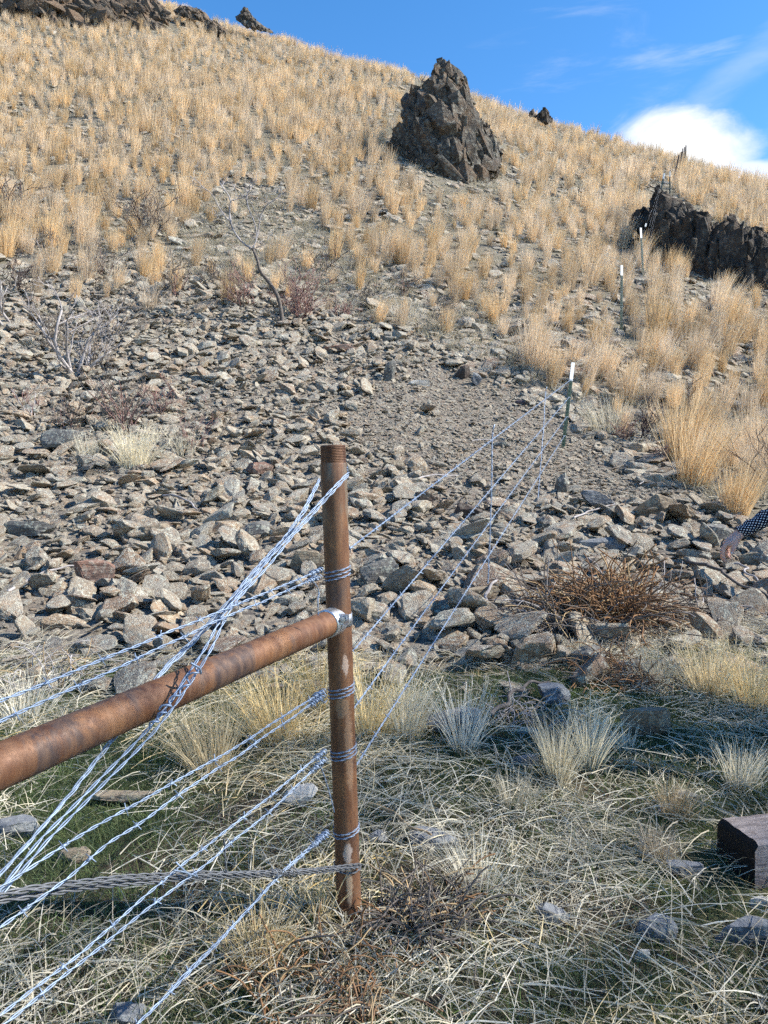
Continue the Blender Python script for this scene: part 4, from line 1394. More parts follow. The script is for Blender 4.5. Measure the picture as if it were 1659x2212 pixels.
for li, (lab, wy, strands) in enumerate(LEFT):
    root = empty('barbed_wire', on_post(wy)); tag(root, lab + ', running left', 'barbed wire', 'barbed wires left of the post')
    o3 = np.array(root.location)
    for si, pxs in enumerate(strands):
        pts = [QL(x, y, .028 if si else .02) for x, y in pxs]
        # keep the line taut: straight in space between its ends, with the small bows seen in the photograph
        pts.append(extend_to_post2(pts[0], pts[-1]))
        mb = MB(); P, L = twisted(mb, [p - root.location for p in pts], .00135, .062, .0019, 2, .008, 5, li + si * 2.1, .0035)
        mb.build('strand', M_WIRE, root, True)
        mb = MB(); barbs(mb, P, L, .125, .012, .00105, li * 10 + si)
        tag(mb.build('barb', M_WIRE, root, True), kind='stuff')
    mb = MB()
    wrap(mb, wy, 2.6 if li != 3 else 2.0, .011, .16, .0013, math.pi * 1.0)
    for v_ in range(len(mb.v)): mb.v[v_] = mb.v[v_] - o3
    mb.build('post_wrap', M_WIRE, root, True)
    mb = MB()
    for si, pxs in enumerate(strands):
        a = QL(*pxs[0], .028 if si else .02); b = QL(*pxs[1], .028 if si else .02); dd = (b - a).normalized()
        coil(mb, [a - dd * .004, a + dd * (.055 + .02 * si)], .0062, 6 + si, .0014, 5, 1, si)
        coil(mb, [a + dd * .01, a + dd * .05], .0085, 2.5, .0014, 5, .7, 2 + si)
    # loose tail
    a = QL(*strands[0][0], .03)
    tails = {0: [(678, 1258), (690, 1275), (686, 1300), (688, 1330)], 1: [(690, 1508), (702, 1520), (706, 1512)], 2: [(690, 1650), (702, 1680), (714, 1720), (722, 1755)], 3: [(690, 1815), (684, 1826), (676, 1822)]}
    twisted(mb, smooth_path([QL(x, y, .045) for x, y in tails[li]]), .0011, .05, .0012, 2, .005)
    for v_ in range(len(mb.v)): mb.v[v_] = mb.v[v_] - o3
    mb.build('tie_knot', M_WIRE, root, True)

# diagonal brace wire: loops round the post top, passes both sides of the rail, runs to the foot of the second post
root = empty('brace_wire', on_post(1040)); tag(root, 'twisted galvanised brace wire slanting from post top down across the rail', 'brace wire')
o3 = np.array(root.location)
foot2 = p2b + Vector((0, 0, .10))
front = [[(753, 1020, .040), (722, 1052, .0405), (690, 1086, .030), (560, 1232, .012), (500, 1302, .012), (474, 1344, .022), (446, 1394, .040), (418, 1440, .043), (350, 1542, .043), (240, 1660, .02), (40, 1862, .01)],
         [(753, 1026, .040), (722, 1060, .0405), (690, 1094, .030), (563, 1240, .012), (503, 1308, .012), (480, 1350, .024), (456, 1402, .042), (430, 1448, .0435), (362, 1550, .043), (250, 1668, .02), (46, 1870, .01)]]
back = [[(690, 1034, -.026), (640, 1130, -.010), (566, 1218, .004), (500, 1300, .002), (425, 1382, -.030), (345, 1458, -.042), (200, 1660, -.02), (30, 1856, -.005)],
        [(690, 1040, -.026), (646, 1132, -.012), (560, 1218, .0), (494, 1300, .0), (417, 1382, -.030), (337, 1460, -.042), (192, 1664, -.02), (26, 1866, -.005)]]
for si, s_ in enumerate(front + back):
    pts = [QL(x, y, o) for x, y, o in s_]
    pts.append(foot2 + Vector((.03 * (1 if si < 2 else -1), .01 * si, .02 * si)))
    mb = MB(); twisted(mb, [p - root.location for p in smooth_path(pts, 1)], .00150, .085, .0020, 2, .008, 5, si * 1.3, .002)
    mb.build('strand', M_WIRE, root, True)
mb = MB()
wrap(mb, 1026, .55, .0, .55, .0015, -.15, PR * 1.10)
wrap(mb, 1032, .55, .0, .55, .0015, -.15, PR * 1.10)
for v_ in range(len(mb.v)): mb.v[v_] = mb.v[v_] - o3
mb.build('post_loop', M_WIRE, root, True)
mb = MB()
coil(mb, [QL(428, 1440, .052), QL(395, 1490, .052), QL(350, 1535, .052)], .0065, 4.0, .0021, 6, .8)
coil(mb, [QL(356, 1532, .052), QL(325, 1572, .048)], .006, 2.0, .0021, 6, .8, 1.0)
mb.tube(smooth_path([QL(412, 1432, .05), QL(420, 1437, .056), QL(432, 1443, .056), QL(434, 1455, .05)]), .0024, 6)
for v_ in range(len(mb.v)): mb.v[v_] = mb.v[v_] - o3
mb.build('tail_coil', M_WIRE, root, True)

# old dark brace wire: from the post foot to the head of the second post
root = empty('brace_wire', on_post(1875)); tag(root, 'dark weathered multi strand brace wire low across the lower left', 'brace wire')
o3 = np.array(root.location)
head2 = Vector((rb.x, rb.y, rb.z + .25))
for si in range(4):
    dy = (-7, 0, 6, 10)[si]; dz = (0, .006, -.004, .004)[si]
    f = (.35, .6, .9, 1.0)
    pts = [QL(778, 1868 + dy * .25, .036 + dz), QL(720, 1877 + dy * .5, .038 + dz), QL(600, 1886 + dy * .5, .020 + dz), QL(425, 1891 + dy * .8, .012 + dz), QL(215, 1904 + dy * 1.1, .012 + dz), QL(0, 1934 + dy * 1.4, .012 + dz)]
    if si % 2: pts[0] = QL(775, 1874, .036); 
    pts.append(head2 + Vector((0, .01 * si, .012 * si)))
    mb = MB(); twisted(mb, [p - root.location for p in smooth_path(pts, 1)], .0017, .075, .0022, 2, .007, 5, si * 1.9, .002)
    mb.build('strand', M_OLDWIRE, root, True)
mb = MB()
wrap(mb, 1872, 1.6, .008, -.12, .0016, 0, PR * 1.06)
for v_ in range(len(mb.v)): mb.v[v_] = mb.v[v_] - o3
mb.build('post_wrap', M_OLDWIRE, root, True)
mb = MB()
a = QL(640, 1884, .03); b = QL(585, 1888, .03)
coil(mb, [a, b], .010, 5, .0016, 5, .9)
for tl in ([(380, 1862, .02), (392, 1875, .03), (412, 1892, .03)], [(376, 1880, .03), (400, 1884, .03), (425, 1893, .03)]):
    m_ = MB(); m_.tube(smooth_path([QL(*t_) - root.location for t_ in tl]), .0018, 5); m_.build('wire_tail', M_WIRE, root, True)
for v_ in range(len(mb.v)): mb.v[v_] = mb.v[v_] - o3
mb.build('tie_knot', M_OLDWIRE, root, True)
# upright twisted wire end hanging from the dark brace
mb = MB(); twisted(mb, smooth_path([QL(484, 1812, .02) - root.location, QL(486, 1850, .02) - root.location, QL(489, 1884, .02) - root.location]), .0014, .03, .0016, 2, .004)
mb.build('loose_tail', M_OLDWIRE, root, True)

# ---- green line posts up the slope
k_ = NT_('dark_green_post_paint')
v_ = k_.obj(); n_ = k_.noise(v_, 30, 4, .6)
M_GREENP = k_.pbr(k_.mix(k_.rng(n_, .4, .7), (.008, .030, .017), (.013, .042, .025)), .45, 0, None, .5)
k_ = NT_('white_post_paint'); M_WHITEP = k_.pbr((.78, .78, .76), .5, 0, None, .5)
k_ = NT_('brown_old_post'); M_BROWNP = k_.pbr((.055, .040, .040), .7, 0, None, .3)
def t_post(base, top, white, label, face, clips):
    root = empty('line_post', base); tag(root, label, 'fence post', 'line posts up the slope')
    up = Vector(top) - Vector(base); L = up.length
    q = Vector((0, 0, 1)).rotation_difference(up.normalized())
    root.rotation_euler = (q @ Euler((0, 0, face)).to_quaternion()).to_euler()
    def tee(z0, z1, e=0.0):
        w, t, dpt = .030 + e, .004 + e, .038
        prof = [(-w, -t), (w, -t), (w, t), (.003 + e, t), (.003 + e, dpt), (-.003 - e, dpt), (-.003 - e, t), (-w, t)]
        V = [(x, y, z) for z in (z0, z1) for x, y in prof]
        n = len(prof)
        F = [(i, (i + 1) % n, n + (i + 1) % n, n + i) for i in range(n)] + [tuple(range(n - 1, -1, -1)), tuple(range(n, 2 * n))]
        return V, F
    MB().add(*tee(-.4, L - white)).build('shaft', M_GREENP, root)
    MB().add(*tee(L - white, L, .0006)).build('white_top', M_WHITEP, root)
    mb = MB(); z = .06
    while z < L - white - .02:
        mb.box((0, -.006, z), (.010, .008, .016)); z += .055
    tag(mb.build('stud', M_GREENP, root), kind='stuff')
    for c in clips:
        z = c * L; mb = MB()
        mb.tube([(-.026, -.010, z), (0, -.014, z + .004), (.026, -.008, z), (.026, .006, z - .003), (0, .037, z - .002), (-.026, .006, z - .003), (-.026, -.010, z)], .0028, 5)
        mb.build('wire_clip', M_WIRE, root)
    return root
LINE = [  # base px, top px, white length px, label
    ((1216, 968), (1238, 783), 40, 'nearest green steel line post with white top on the gravel'),
    ((1342, 716), (1343, 573), 22, 'second green line post with white top up the slope'),
    ((1390, 607), (1384, 492), 22, 'third green line post with white top beside the black outcrop'),
]
line_pts = []
for (bx, by), (tx, ty), wpx, lab in LINE:
    p, d = ground(bx, by)
    base = P3(bx, by, d); base.z = p.z
    t = P3(tx, ty, d)
    t_post(base, t, wpx / FPX * d, lab, .35, (.80, .59, .36, .14))
    line_pts.append((base, t))
# posts on the ridge behind the outcrop
def ridge_post(bx, by, tx, ty, white, label, drop=0.0, dd=None):
    p, d = ground(bx, by)
    if dd: d = dd
    base = P3(bx, by, d); t = P3(tx, ty, d)
    root = empty('line_post', base); tag(root, label, 'fence post', 'line posts up the slope')
    o = base
    up = (t - base); L = up.length
    mb = MB(); w = white / FPX * d
    e = up.normalized()
    mb.tube([-e * .5, e * (L - w)], .030 if white else .034, 5); mb.build('shaft', M_GREENP if white else M_BROWNP, root)
    if white:
        mb = MB(); mb.tube([e * (L - w), e * L], .031, 5); mb.build('white_top', M_WHITEP, root)
    return base, t
r4 = ridge_post(1424, 428, 1435, 375, 12, 'leaning white-topped line post right behind the black outcrop peak', dd=23.5)
r5 = ridge_post(1447, 424, 1447, 370, 12, 'upright white-topped line post behind the black outcrop')
RIDGE = [((1453, 398), (1467, 335), 'dark post leaning far right, lowest of the ridge row'),
         ((1467, 374), (1473, 328), 'dark post second lowest of the ridge row'),
         ((1476, 364), (1475, 321), 'thin dark post third lowest of the ridge row'),
         ((1479, 354), (1479, 318), 'dark skyline post second from the top of the ridge row'),
         ((1481, 349), (1482, 314), 'topmost dark skyline post of the ridge row')]
ridge_pts = [r4, r5]
for (bx, by), (tx, ty), lab in RIDGE:
    ridge_pts.append(ridge_post(bx, by, tx, ty, 0, lab))

# right hand barbed wires: from behind the post to every line post in turn
RW = [((757, 1184), .80, 'top'), ((770, 1398), .59, 'second'), ((766, 1528), .36, 'third'), ((770, 1653), .14, 'lowest')]
T1_ATT = [(1236, 816), (1229, 855), (1224, 902), (1220, 940)]
d1 = (line_pts[0][0] - Vector((0, 0, CZ))).y
for wi, ((sx, sy), fr, nm) in enumerate(RW):
    lean = on_post(sy)
    st = P3(sx, sy, 2.20)
    root = empty('barbed_wire', st); tag(root, nm + ' barbed wire running from the rusty post up to the hill posts', 'barbed wire', 'barbed wires right of the post')
    a1 = line_pts[0][0].lerp(line_pts[0][1], fr)
    a2 = line_pts[1][0].lerp(line_pts[1][1], fr)
    a3 = line_pts[2][0].lerp(line_pts[2][1], fr)
    a4 = r4[0].lerp(r4[1], fr * .9)
    tiein = on_post(sy + 40) + Vector((-.01, PR * 1.05, 0))
    mb = MB()
    P, L = twisted(mb, [tiein - root.location, Vector((0, 0, 0)), a1 - root.location], .0016, .07, .0020, 2, .016, 4, wi)
    mb.build('strand', M_WIRE, root, True)
    mb2 = MB(); barbs(mb2, P, L, .125, .013, .0013, wi + 40, .0034)
    tag(mb2.build('barb', M_WIRE, root, True), kind='stuff')
    mb = MB()
    mb.tube([a1 - root.location, a2 - root.location], .0009, 4)
    mb.tube([a2 - root.location, a3 - root.location], .0009, 4)
    mb.tube([a3 - root.location, a4 - root.location], .0009, 4)
    prev = a4
    for b_, t_ in ridge_pts[1:]:
        nx_ = b_.lerp(t_, fr * .9)
        mb.tube([prev - root.location, nx_ - root.location], .0009, 4); prev = nx_
    mb.build('far_strand', M_FARW, root, True)
# wire stays twisted onto the four strands
def QR(px, py): return plane_hit(px, py, pb, line_pts[0][0], 0.0)
for (a, b, lab) in (((1064, 934), (1054, 1262), 'twisted upright wire stay nearer the rusty post'), ((1179, 845), (1162, 1078), 'twisted upright wire stay nearer the first line post')):
    pa, pz = QR(*a), QR(*b)
    root = empty('wire_stay', pz); tag(root, lab, 'wire stay', 'upright wire stays on the fence')
    mb = MB(); twisted(mb, [pz - pz, (pa - pz) * .5 + Vector((.004, 0, 0)), pa - pz], .0024, .09, .0034, 2, .014, 4, .3, .006)
    mb.build('stay', M_WIRE, root, True)
    mb = MB(); mb.tube([pa - pz, pa - pz + Vector((.012, 0, .05))], .004, 5); mb.build('stay_end', M_WIRE, root, True)
# white tags on the wires near the third post
for (x, y, lab) in ((1394, 640, 'small white tag hanging on the wire right of the third post'), (1395, 486, 'tiny white tag on the wires above the third post')):
    p, d = ground(1392, 610)
    if y < 600: d += 2.0
    c = P3(x, y, d)
    o = MB().box((0, 0, 0), (.05, .006, .14 if y > 600 else .10), Euler((0, .25, .2))).build('fence_tag', M_WHITEP)
    o.location = c; tag(o, lab, 'fence tag')
# ------------------------------------------------------------------ matted grass in the foreground
def mat_mesh(seed, nb, mat, rad=.22, Lr=(.06, .27), w=.0034, elev=.26, name='straw'):
    g = np.random.default_rng(seed)
    a = g.uniform(0, 6.28, nb); q = np.sqrt(g.random(nb)) * rad
    base = np.stack([np.cos(a) * q, np.sin(a) * q, g.uniform(-.005, .03, nb)], 1)
    main = g.uniform(0, 6.28)
    az_ = np.where(g.random(nb) < .5, g.normal(main, .5, nb), g.uniform(0, 6.28, nb))
    el = np.abs(g.normal(elev, .28, nb))
    d = np.stack([np.cos(az_) * np.cos(el), np.sin(az_) * np.cos(el), np.sin(el)], 1)
    L = g.uniform(*Lr, nb)
    bend = g.normal(0, .10, (nb, 3)); bend[:, 2] = -np.sin(el) * g.uniform(.6, 1.05, nb)
    mb = MB(); ribbons(mb, base, d, L, w * g.uniform(.6, 1.35, nb), bend, 4, g)
    return mb.mesh(name, mat)
straw = [mat_mesh(1000 + i, 46, M_STRAW) for i in range(7)] + [mat_mesh(1010 + i, 34, M_YSTRAW) for i in range(3)] + [mat_mesh(1020 + i, 30, M_GREY) for i in range(3)]
C_STRAW = proto_coll('straw_kind', straw)
green = [tuft_mesh(1100 + i, .075, 70, .0030, .08, M_GREEN, (0, 0), .8, 2, .4, 'green_grass') for i in range(5)]
C_GREEN = proto_coll('green_kind', green)
def fore_grass():
    R = np.random.default_rng(44)
    n = 9000
    x, y, z, px, py, d = sample_area(n, (-3.4, 3.6), (.9, 5.2), R)
    ok = (py > Y_FG(px) - 12) & (px > -250) & (px < W + 300) & (py < H + 400)
    cl = fbm(x * 1.6, y * 1.6, 3, 66)
    pr = np.clip(.24 + .42 * cl, .05, .65)
    def blob(cx, cy, rx, ry): return np.exp(-(((px - cx) / rx) ** 2 + ((py - cy) / ry) ** 2))
    pr = pr * (1 - .80 * blob(230, 1850, 260, 110)) * (1 - .75 * blob(900, 2170, 200, 75)) * (1 - .6 * blob(1330, 2130, 150, 80)) * (1 - .5 * blob(330, 1990, 160, 70))
    pr = pr + .32 * blob(600, 2080, 200, 90) + .16 * blob(1150, 1850, 300, 130) + .16 * blob(640, 1960, 150, 100) + .16 * blob(400, 2150, 260, 60)
    for rk in ROCKS:
        if rk[1] > 1400: pr = pr * (1 - .92 * np.exp(-(((px - rk[0]) / (rk[2] * 1.1)) ** 4 + ((py - rk[1] - rk[3] * .5) / (rk[3] * 1.6)) ** 4)))
    pr = pr * (1 - .9 * np.exp(-(((px - 1600) / 75) ** 4 + ((py - 1880) / 75) ** 4)))
    ok &= R.random(n) < pr
    ok &= ~((np.hypot(x - pb.x, y - pb.y) < .10) | ((np.abs(x - pb.x) < .09) & (y < pb.y) & (y > pb.y - .22)))
    x, y, z, px, py, d = [q[ok] for q in (x, y, z, px, py, d)]; n = len(x)
    warm = np.exp(-(((px - 560) / 260) ** 2 + ((py - 1560) / 170) ** 2)) + .5 * np.exp(-(((px - 620) / 200) ** 2 + ((py - 2050) / 110) ** 2))
    u = R.random(n)
    idx = np.where(u < warm * .7 + .05, R.integers(7, 10, n), np.where(R.random(n) < .26, R.integers(10, 13, n), R.integers(0, 7, n)))
    s = R.uniform(.7, 1.15, n)
    rot = slope_euler(x, y, .08, R.uniform(0, 6.28, n))
    o = instancer('matted_straw', C_STRAW, np.stack([x, y, z + .012], 1), rot, np.stack([s, s, s], 1), idx)
    tag(o, 'matted pale straw lying over the green grass in the foreground')
    n = 12000
    x, y, z, px, py, d = sample_area(n, (-3.2, 3.4), (.9, 5.0), R)
    cl = fbm(x * 1.1 + 9, y * 1.1, 3, 71)
    ok = (py > Y_FG(px) + 25) & (px > -250) & (px < W + 300) & (R.random(n) < np.clip(.72 + .9 * cl, .08, 1))
    bare = np.exp(-(((px - 900) / 220) ** 2 + ((py - 2170) / 70) ** 2)) + np.exp(-(((px - 860) / 90) ** 2 + ((py - 1960) / 90) ** 2))
    ok &= R.random(n) > bare * .9
    x, y, z = x[ok], y[ok], z[ok]; n = len(x)
    s = R.uniform(.6, 1.3, n)
    o = instancer('green_grass', C_GREEN, np.stack([x, y, z], 1), slope_euler(x, y, .05, R.uniform(0, 6.28, n)), np.stack([s, s, s * R.uniform(.7, 1.6, n)], 1), R.integers(0, 5, n))
    tag(o, 'short dark green grass and moss under the straw')
    # pebbles and crumbs on the bare soil
    n = 700
    x, y, z, px, py, d = sample_area(n, (-.9, 1.2), (1.3, 2.4), R)
    pr = np.exp(-(((px - 920) / 230) ** 2 + ((py - 2170) / 75) ** 2))
    ok = R.random(n) < pr
    x, y, z = x[ok], y[ok], z[ok]; n = len(x)
    s = np.clip(np.exp(R.normal(math.log(.008), .5, n)), .003, .022)
    o = instancer('soil_pebbles', C_CHIP, np.stack([x, y, z + s * .2], 1), R.uniform(-.4, .4, (n, 3)) + np.stack([0 * x, 0 * x, R.uniform(0, 6, n)], 1), np.stack([s, s, s], 1) * R.uniform(.8, 1.3, (n, 3)), R.integers(0, len(chip_meshes), n))
    tag(o, 'small pebbles in the bare soil at the bottom')
fore_grass()

M_BROWNG = m_blade('brown_stubble', [(.42, .33, .20), (.50, .40, .26), (.33, .25, .15)], .3)
FORE_TUFTS = [  # foot px, height px, width px, material, blades, lean, seed heads, label
    (600, 1600, 190, 120, M_YSTRAW, 300, -.10, 40, 'big yellow straw clump behind the wires left of the post'),
    (455, 1665, 190, 130, M_YSTRAW, 260, -.05, 60, 'yellow straw clump with feathery heads below the rail'),
    (690, 1540, 190, 36, M_YSTRAW, 90, .02, 10, 'slim golden stalks rising directly left of the post'),
    (800, 1600, 240, 60, M_YSTRAW, 130, .06, 0, 'tall golden stalks directly right of the post below the clamp'),
    (880, 1600, 190, 80, M_STRAW, 160, .05, 10, 'pale stalks between the post and the bluish boulder'),
    (1000, 1620, 170, 90, M_STRAW, 170, .02, 30, 'pale stalks rising in front of the bluish boulder'),
    (1205, 1695, 180, 62, M_STRAW, 240, .02, 0, 'left one of the twin upright straw tufts at centre right'),
    (1272, 1665, 170, 60, M_STRAW, 240, .05, 0, 'right one of the twin upright straw tufts at centre right'),
    (1108, 1750, 110, 70, M_PALE, 150, .02, 30, 'pale fluffy tuft left below the twin upright tufts'),
    (1455, 1760, 95, 80, M_BROWNG, 260, .05, 0, 'brown stubble tuft left above the black timber end'),
    (1420, 1855, 95, 90, M_BROWNG, 260, .0, 0, 'brown stubble tuft left of the black timber end'),
    (1530, 1500, 150, 110, M_YSTRAW, 260, .0, 60, 'tall feathery grass clump at the right under the hand'),
    (1625, 1530, 160, 90, M_YSTRAW, 220, .05, 40, 'tall feathery grass clump at the right edge under the hand'),
    (1420, 1490, 110, 70, M_STRAW, 150, -.05, 40, 'feathery grass clump right below the bramble heap'),
    (1250, 1430, 70, 60, M_PALE, 140, .0, 40, 'small fluffy pale tuft in front of the bramble heap'),
    (1600, 1700, 130, 90, M_STRAW, 200, .05, 20, 'straw clump above the timber at the right edge'),
    (1350, 1620, 70, 70, M_STRAW, 120, -.1, 20, 'low straw clump before the large tan boulder'),
    (1030, 1930, 150, 120, M_STRAW, 170, -.05, 0, 'spreading straw tuft right of the post foot'),
    (560, 2080, 190, 130, M_YSTRAW, 170, -.02, 0, 'yellow stalks standing left of the post foot'),
    (690, 1990, 150, 60, M_YSTRAW, 70, .03, 10, 'thin yellow stalks close left of the post foot'),
    (290, 1008, 105, 90, M_PALE, 330, .03, 120, 'whitish fluffy grass tuft on the left scree'),
    (190, 990, 70, 70, M_STRAW, 140, .0, 10, 'straw coloured tuft left of the whitish fluffy tuft'),
    (400, 985, 90, 60, M_STRAW, 90, .0, 0, 'thin straw tuft right of the whitish fluffy tuft'),
    (325, 670, 90, 50, M_GOLD, 170, .0, 0, 'pale golden tuft standing alone in the upper left scree'),
    (880, 690, 60, 110, M_STRAW, 160, .0, 0, 'low pale grass patch right of the forked shrub'),
    (1310, 935, 80, 110, M_STRAW, 220, -.1, 10, 'matted pale grass right of the nearest line post'),
    (60, 1560, 150, 110, M_PALE, 90, .1, 40, 'bleached airy weeds at the left edge above the rail'),
]
def place_fore_tufts():
    for i, (px, py, hp, wp, mat, nb, ln, hd, lab) in enumerate(FORE_TUFTS):
        p, d = ground(px, py)
        h = hp / FPX * d; w = wp / FPX * d
        bw = max(.0022, .9 * d / 740)
        bw = min(bw, .007)
        me = tuft_mesh(2000 + i, h, nb, bw, w * .30, mat, (ln, 0), .30 if mat is not M_STRAW else .22, 4, .22, 'tuft', hd)
        o = bpy.data.objects.new('straw_tuft', me); COL.objects.link(o); o.location = p
        tag(o, lab, 'grass tuft')
place_fore_tufts()

# ------------------------------------------------------------------ bare shrubs
M_BLEACH = m_wood('bleached_grey_wood', (.44, .41, .40), (.32, .29, .285), 20)
M_GREYW = m_wood('grey_brown_wood', (.17, .145, .125), (.10, .085, .075), 20)
M_DARKW = m_wood('dark_twig_wood', (.055, .040, .042), (.085, .06, .055), 20)
M_REDW = m_wood('red_stem_wood', (.22, .105, .09), (.30, .21, .185), 20)
M_TAN = m_wood('tan_stem', (.46, .33, .18), (.36, .25, .14), 20)
M_BRAMB = m_wood('brown_bramble_stem', (.20, .105, .050), (.30, .175, .090), 20)
def grow(trunk, twig, p, d, L, r, lev, g, wig=.28, kids=(2, 4), shrink=.62, upb=.12, rmin=.0025):
    pts = [p]; n = 5 if lev > 0 else 4
    q = p.copy(); dd = d.normalized()
    for i in range(n):
        dd = (dd + Vector((g.gauss(0, wig), g.gauss(0, wig), g.gauss(0, wig * .6) + upb))).normalized()
        q = q + dd * (L / n); pts.append(q.copy())
    rad = [max(r * (1 - .6 * i / n), rmin) for i in range(n + 1)]
    (trunk if lev >= 2 else twig).tube(pts, rad, 5 if lev >= 2 else 4)
    if lev <= 0: return
    for k in range(g.randint(*kids)):
        i = g.randint(1, n)
        nd = (pts[i] - pts[i - 1]).normalized()
        nd = (nd + Vector((g.gauss(0, .7), g.gauss(0, .7), g.gauss(.1, .4)))).normalized()
        grow(trunk, twig, pts[i], nd, L * shrink * g.uniform(.7, 1.2), max(rad[i] * .7, rmin), lev - 1, g, wig, kids, shrink, upb, rmin)
SHRUBS = [  # foot px, height px, stems, spread, levels, trunk material, twig material, thickness, label
    (170, 815, 215, 4, .55, 3, M_BLEACH, M_BLEACH, .022, 'bleached antler-like dead shrub on the left scree'),
    (205, 800, 130, 5, .5, 3, M_GREYW, M_BLEACH, .014, 'dense grey dead shrub right beside the antler-like shrub'),
    (75, 905, 120, 4, .8, 2, M_BLEACH, M_REDW, .014, 'low bleached shrub with red stems at the left edge'),
    (20, 700, 190, 2, .9, 2, M_BLEACH, M_BLEACH, .016, 'thin pale dead branches reaching in from the left edge'),
    (275, 930, 170, 16, .40, 2, M_REDW, M_GREYW, .009, 'dense reddish grey twig bush above the whitish fluffy tuft'),
    (430, 975, 120, 5, .35, 2, M_REDW, M_REDW, .007, 'small red stemmed shrub right of the whitish fluffy tuft'),
    (655, 690, 115, 24, .60, 2, M_REDW, M_REDW, .009, 'red stemmed bush right beside the forked dead shrub'),
    (700, 600, 75, 6, .6, 2, M_DARKW, M_DARKW, .010, 'dark crooked shrub behind the red stemmed bush'),
    (525, 665, 90, 12, .5, 2, M_GREYW, M_REDW, .009, 'low purplish twig bush left of the forked dead shrub'),
    (385, 640, 90, 7, .4, 2, M_REDW, M_GREYW, .008, 'thin grey and red twig bush at upper centre left'),
    (320, 520, 130, 8, .45, 2, M_GREYW, M_DARKW, .012, 'grey branched shrub before the golden tufts at left'),
    (45, 490, 150, 6, .5, 2, M_DARKW, M_DARKW, .013, 'dark thin shrub at the left edge among the tufts'),
    (110, 560, 90, 6, .7, 2, M_BLEACH, M_GREYW, .010, 'low grey shrub between the left golden tufts'),
    (790, 655, 60, 7, .6, 2, M_GREYW, M_GREYW, .008, 'small grey brush at the upper edge of the gravel'),
    (870, 640, 55, 8, .6, 2, M_REDW, M_GREYW, .007, 'small reddish brush under the corner tuft'),
    (1388, 950, 105, 5, .45, 2, M_DARKW, M_DARKW, .014, 'left dark bare shrub on the right slope'),
    (1490, 960, 150, 6, .50, 3, M_DARKW, M_DARKW, .015, 'larger dark bare shrub right of the left dark one'),
    (1350, 950, 60, 14, .6, 1, M_REDW, M_REDW, .006, 'low brown tangle right of the nearest line post'),
    (1440, 1000, 70, 12, .5, 1, M_REDW, M_REDW, .006, 'low reddish twigs under the dark bare shrubs'),
    (1655, 1060, 170, 5, .30, 2, M_DARKW, M_DARKW, .011, 'dark bare shrub at the right edge above the sleeve'),
    (120, 760, 120, 9, .6, 2, M_GREYW, M_GREYW, .009, 'thin grey twigs left behind the antler-like shrub'),
    (235, 740, 140, 7, .5, 2, M_BLEACH, M_GREYW, .010, 'pale forked twigs right behind the antler-like shrub'),
    (60, 640, 110, 10, .6, 2, M_GREYW, M_DARKW, .009, 'dark grey brush above the antler-like shrub at left'),
    (225, 600, 90, 8, .6, 2, M_REDW, M_GREYW, .008, 'thin reddish brush between scree and left tufts'),
    (460, 620, 70, 9, .6, 2, M_GREYW, M_GREYW, .008, 'low grey brush left behind the forked dead shrub'),
    (345, 905, 90, 9, .5, 2, M_GREYW, M_REDW, .007, 'grey twigs right above the whitish fluffy tuft'),
    (150, 930, 110, 9, .6, 2, M_REDW, M_GREYW, .007, 'grey red twigs left above the whitish fluffy tuft'),
    (740, 690, 50, 10, .7, 2, M_GREYW, M_REDW, .007, 'low twigs right of the red stemmed bush'),
    (965, 690, 50, 8, .7, 2, M_GREYW, M_GREYW, .007, 'low grey brush at the upper gravel rim'),
    (898, 240, 45, 12, .5, 2, M_REDW, M_REDW, .014, 'purplish bush on the left shoulder of the rock spire'),
    (905, 200, 58, 1, .1, 1, M_DARKW, M_DARKW, .018, 'single thin dark sapling left of the spire tip'),
    (1090, 222, 20, 4, .5, 1, M_DARKW, M_DARKW, .02, 'tiny dark shrub on the skyline right of the spire'),
]
def place_shrubs():
    for i, (px, py, hp, ns, spr, lev, mt, mw, th, lab) in enumerate(SHRUBS):
        p, d = ground(px, py)
        h = hp / FPX * d
        g = random.Random(3000 + i)
        root = empty('bare_shrub', p); tag(root, lab, 'shrub')
        tr, tw = MB(), MB()
        for k in range(ns):
            a = g.uniform(0, 6.28)
            dr = Vector((math.cos(a) * spr, math.sin(a) * spr, 1))
            b = Vector((g.gauss(0, .05), g.gauss(0, .05), -.05)) * (h / .8)
            grow(tr, tw, b, dr, h * g.uniform(.5, .8), th * h / .9 * g.uniform(.7, 1.1), lev, g, .26, (2, 4), .55, .10, max(.0022, .24 * d / 740))
        if tr.n: tr.build('trunk', mt, root, True)
        if tw.n: tw.build('twigs', mw, root, True)['kind'] = 'stuff'
place_shrubs()
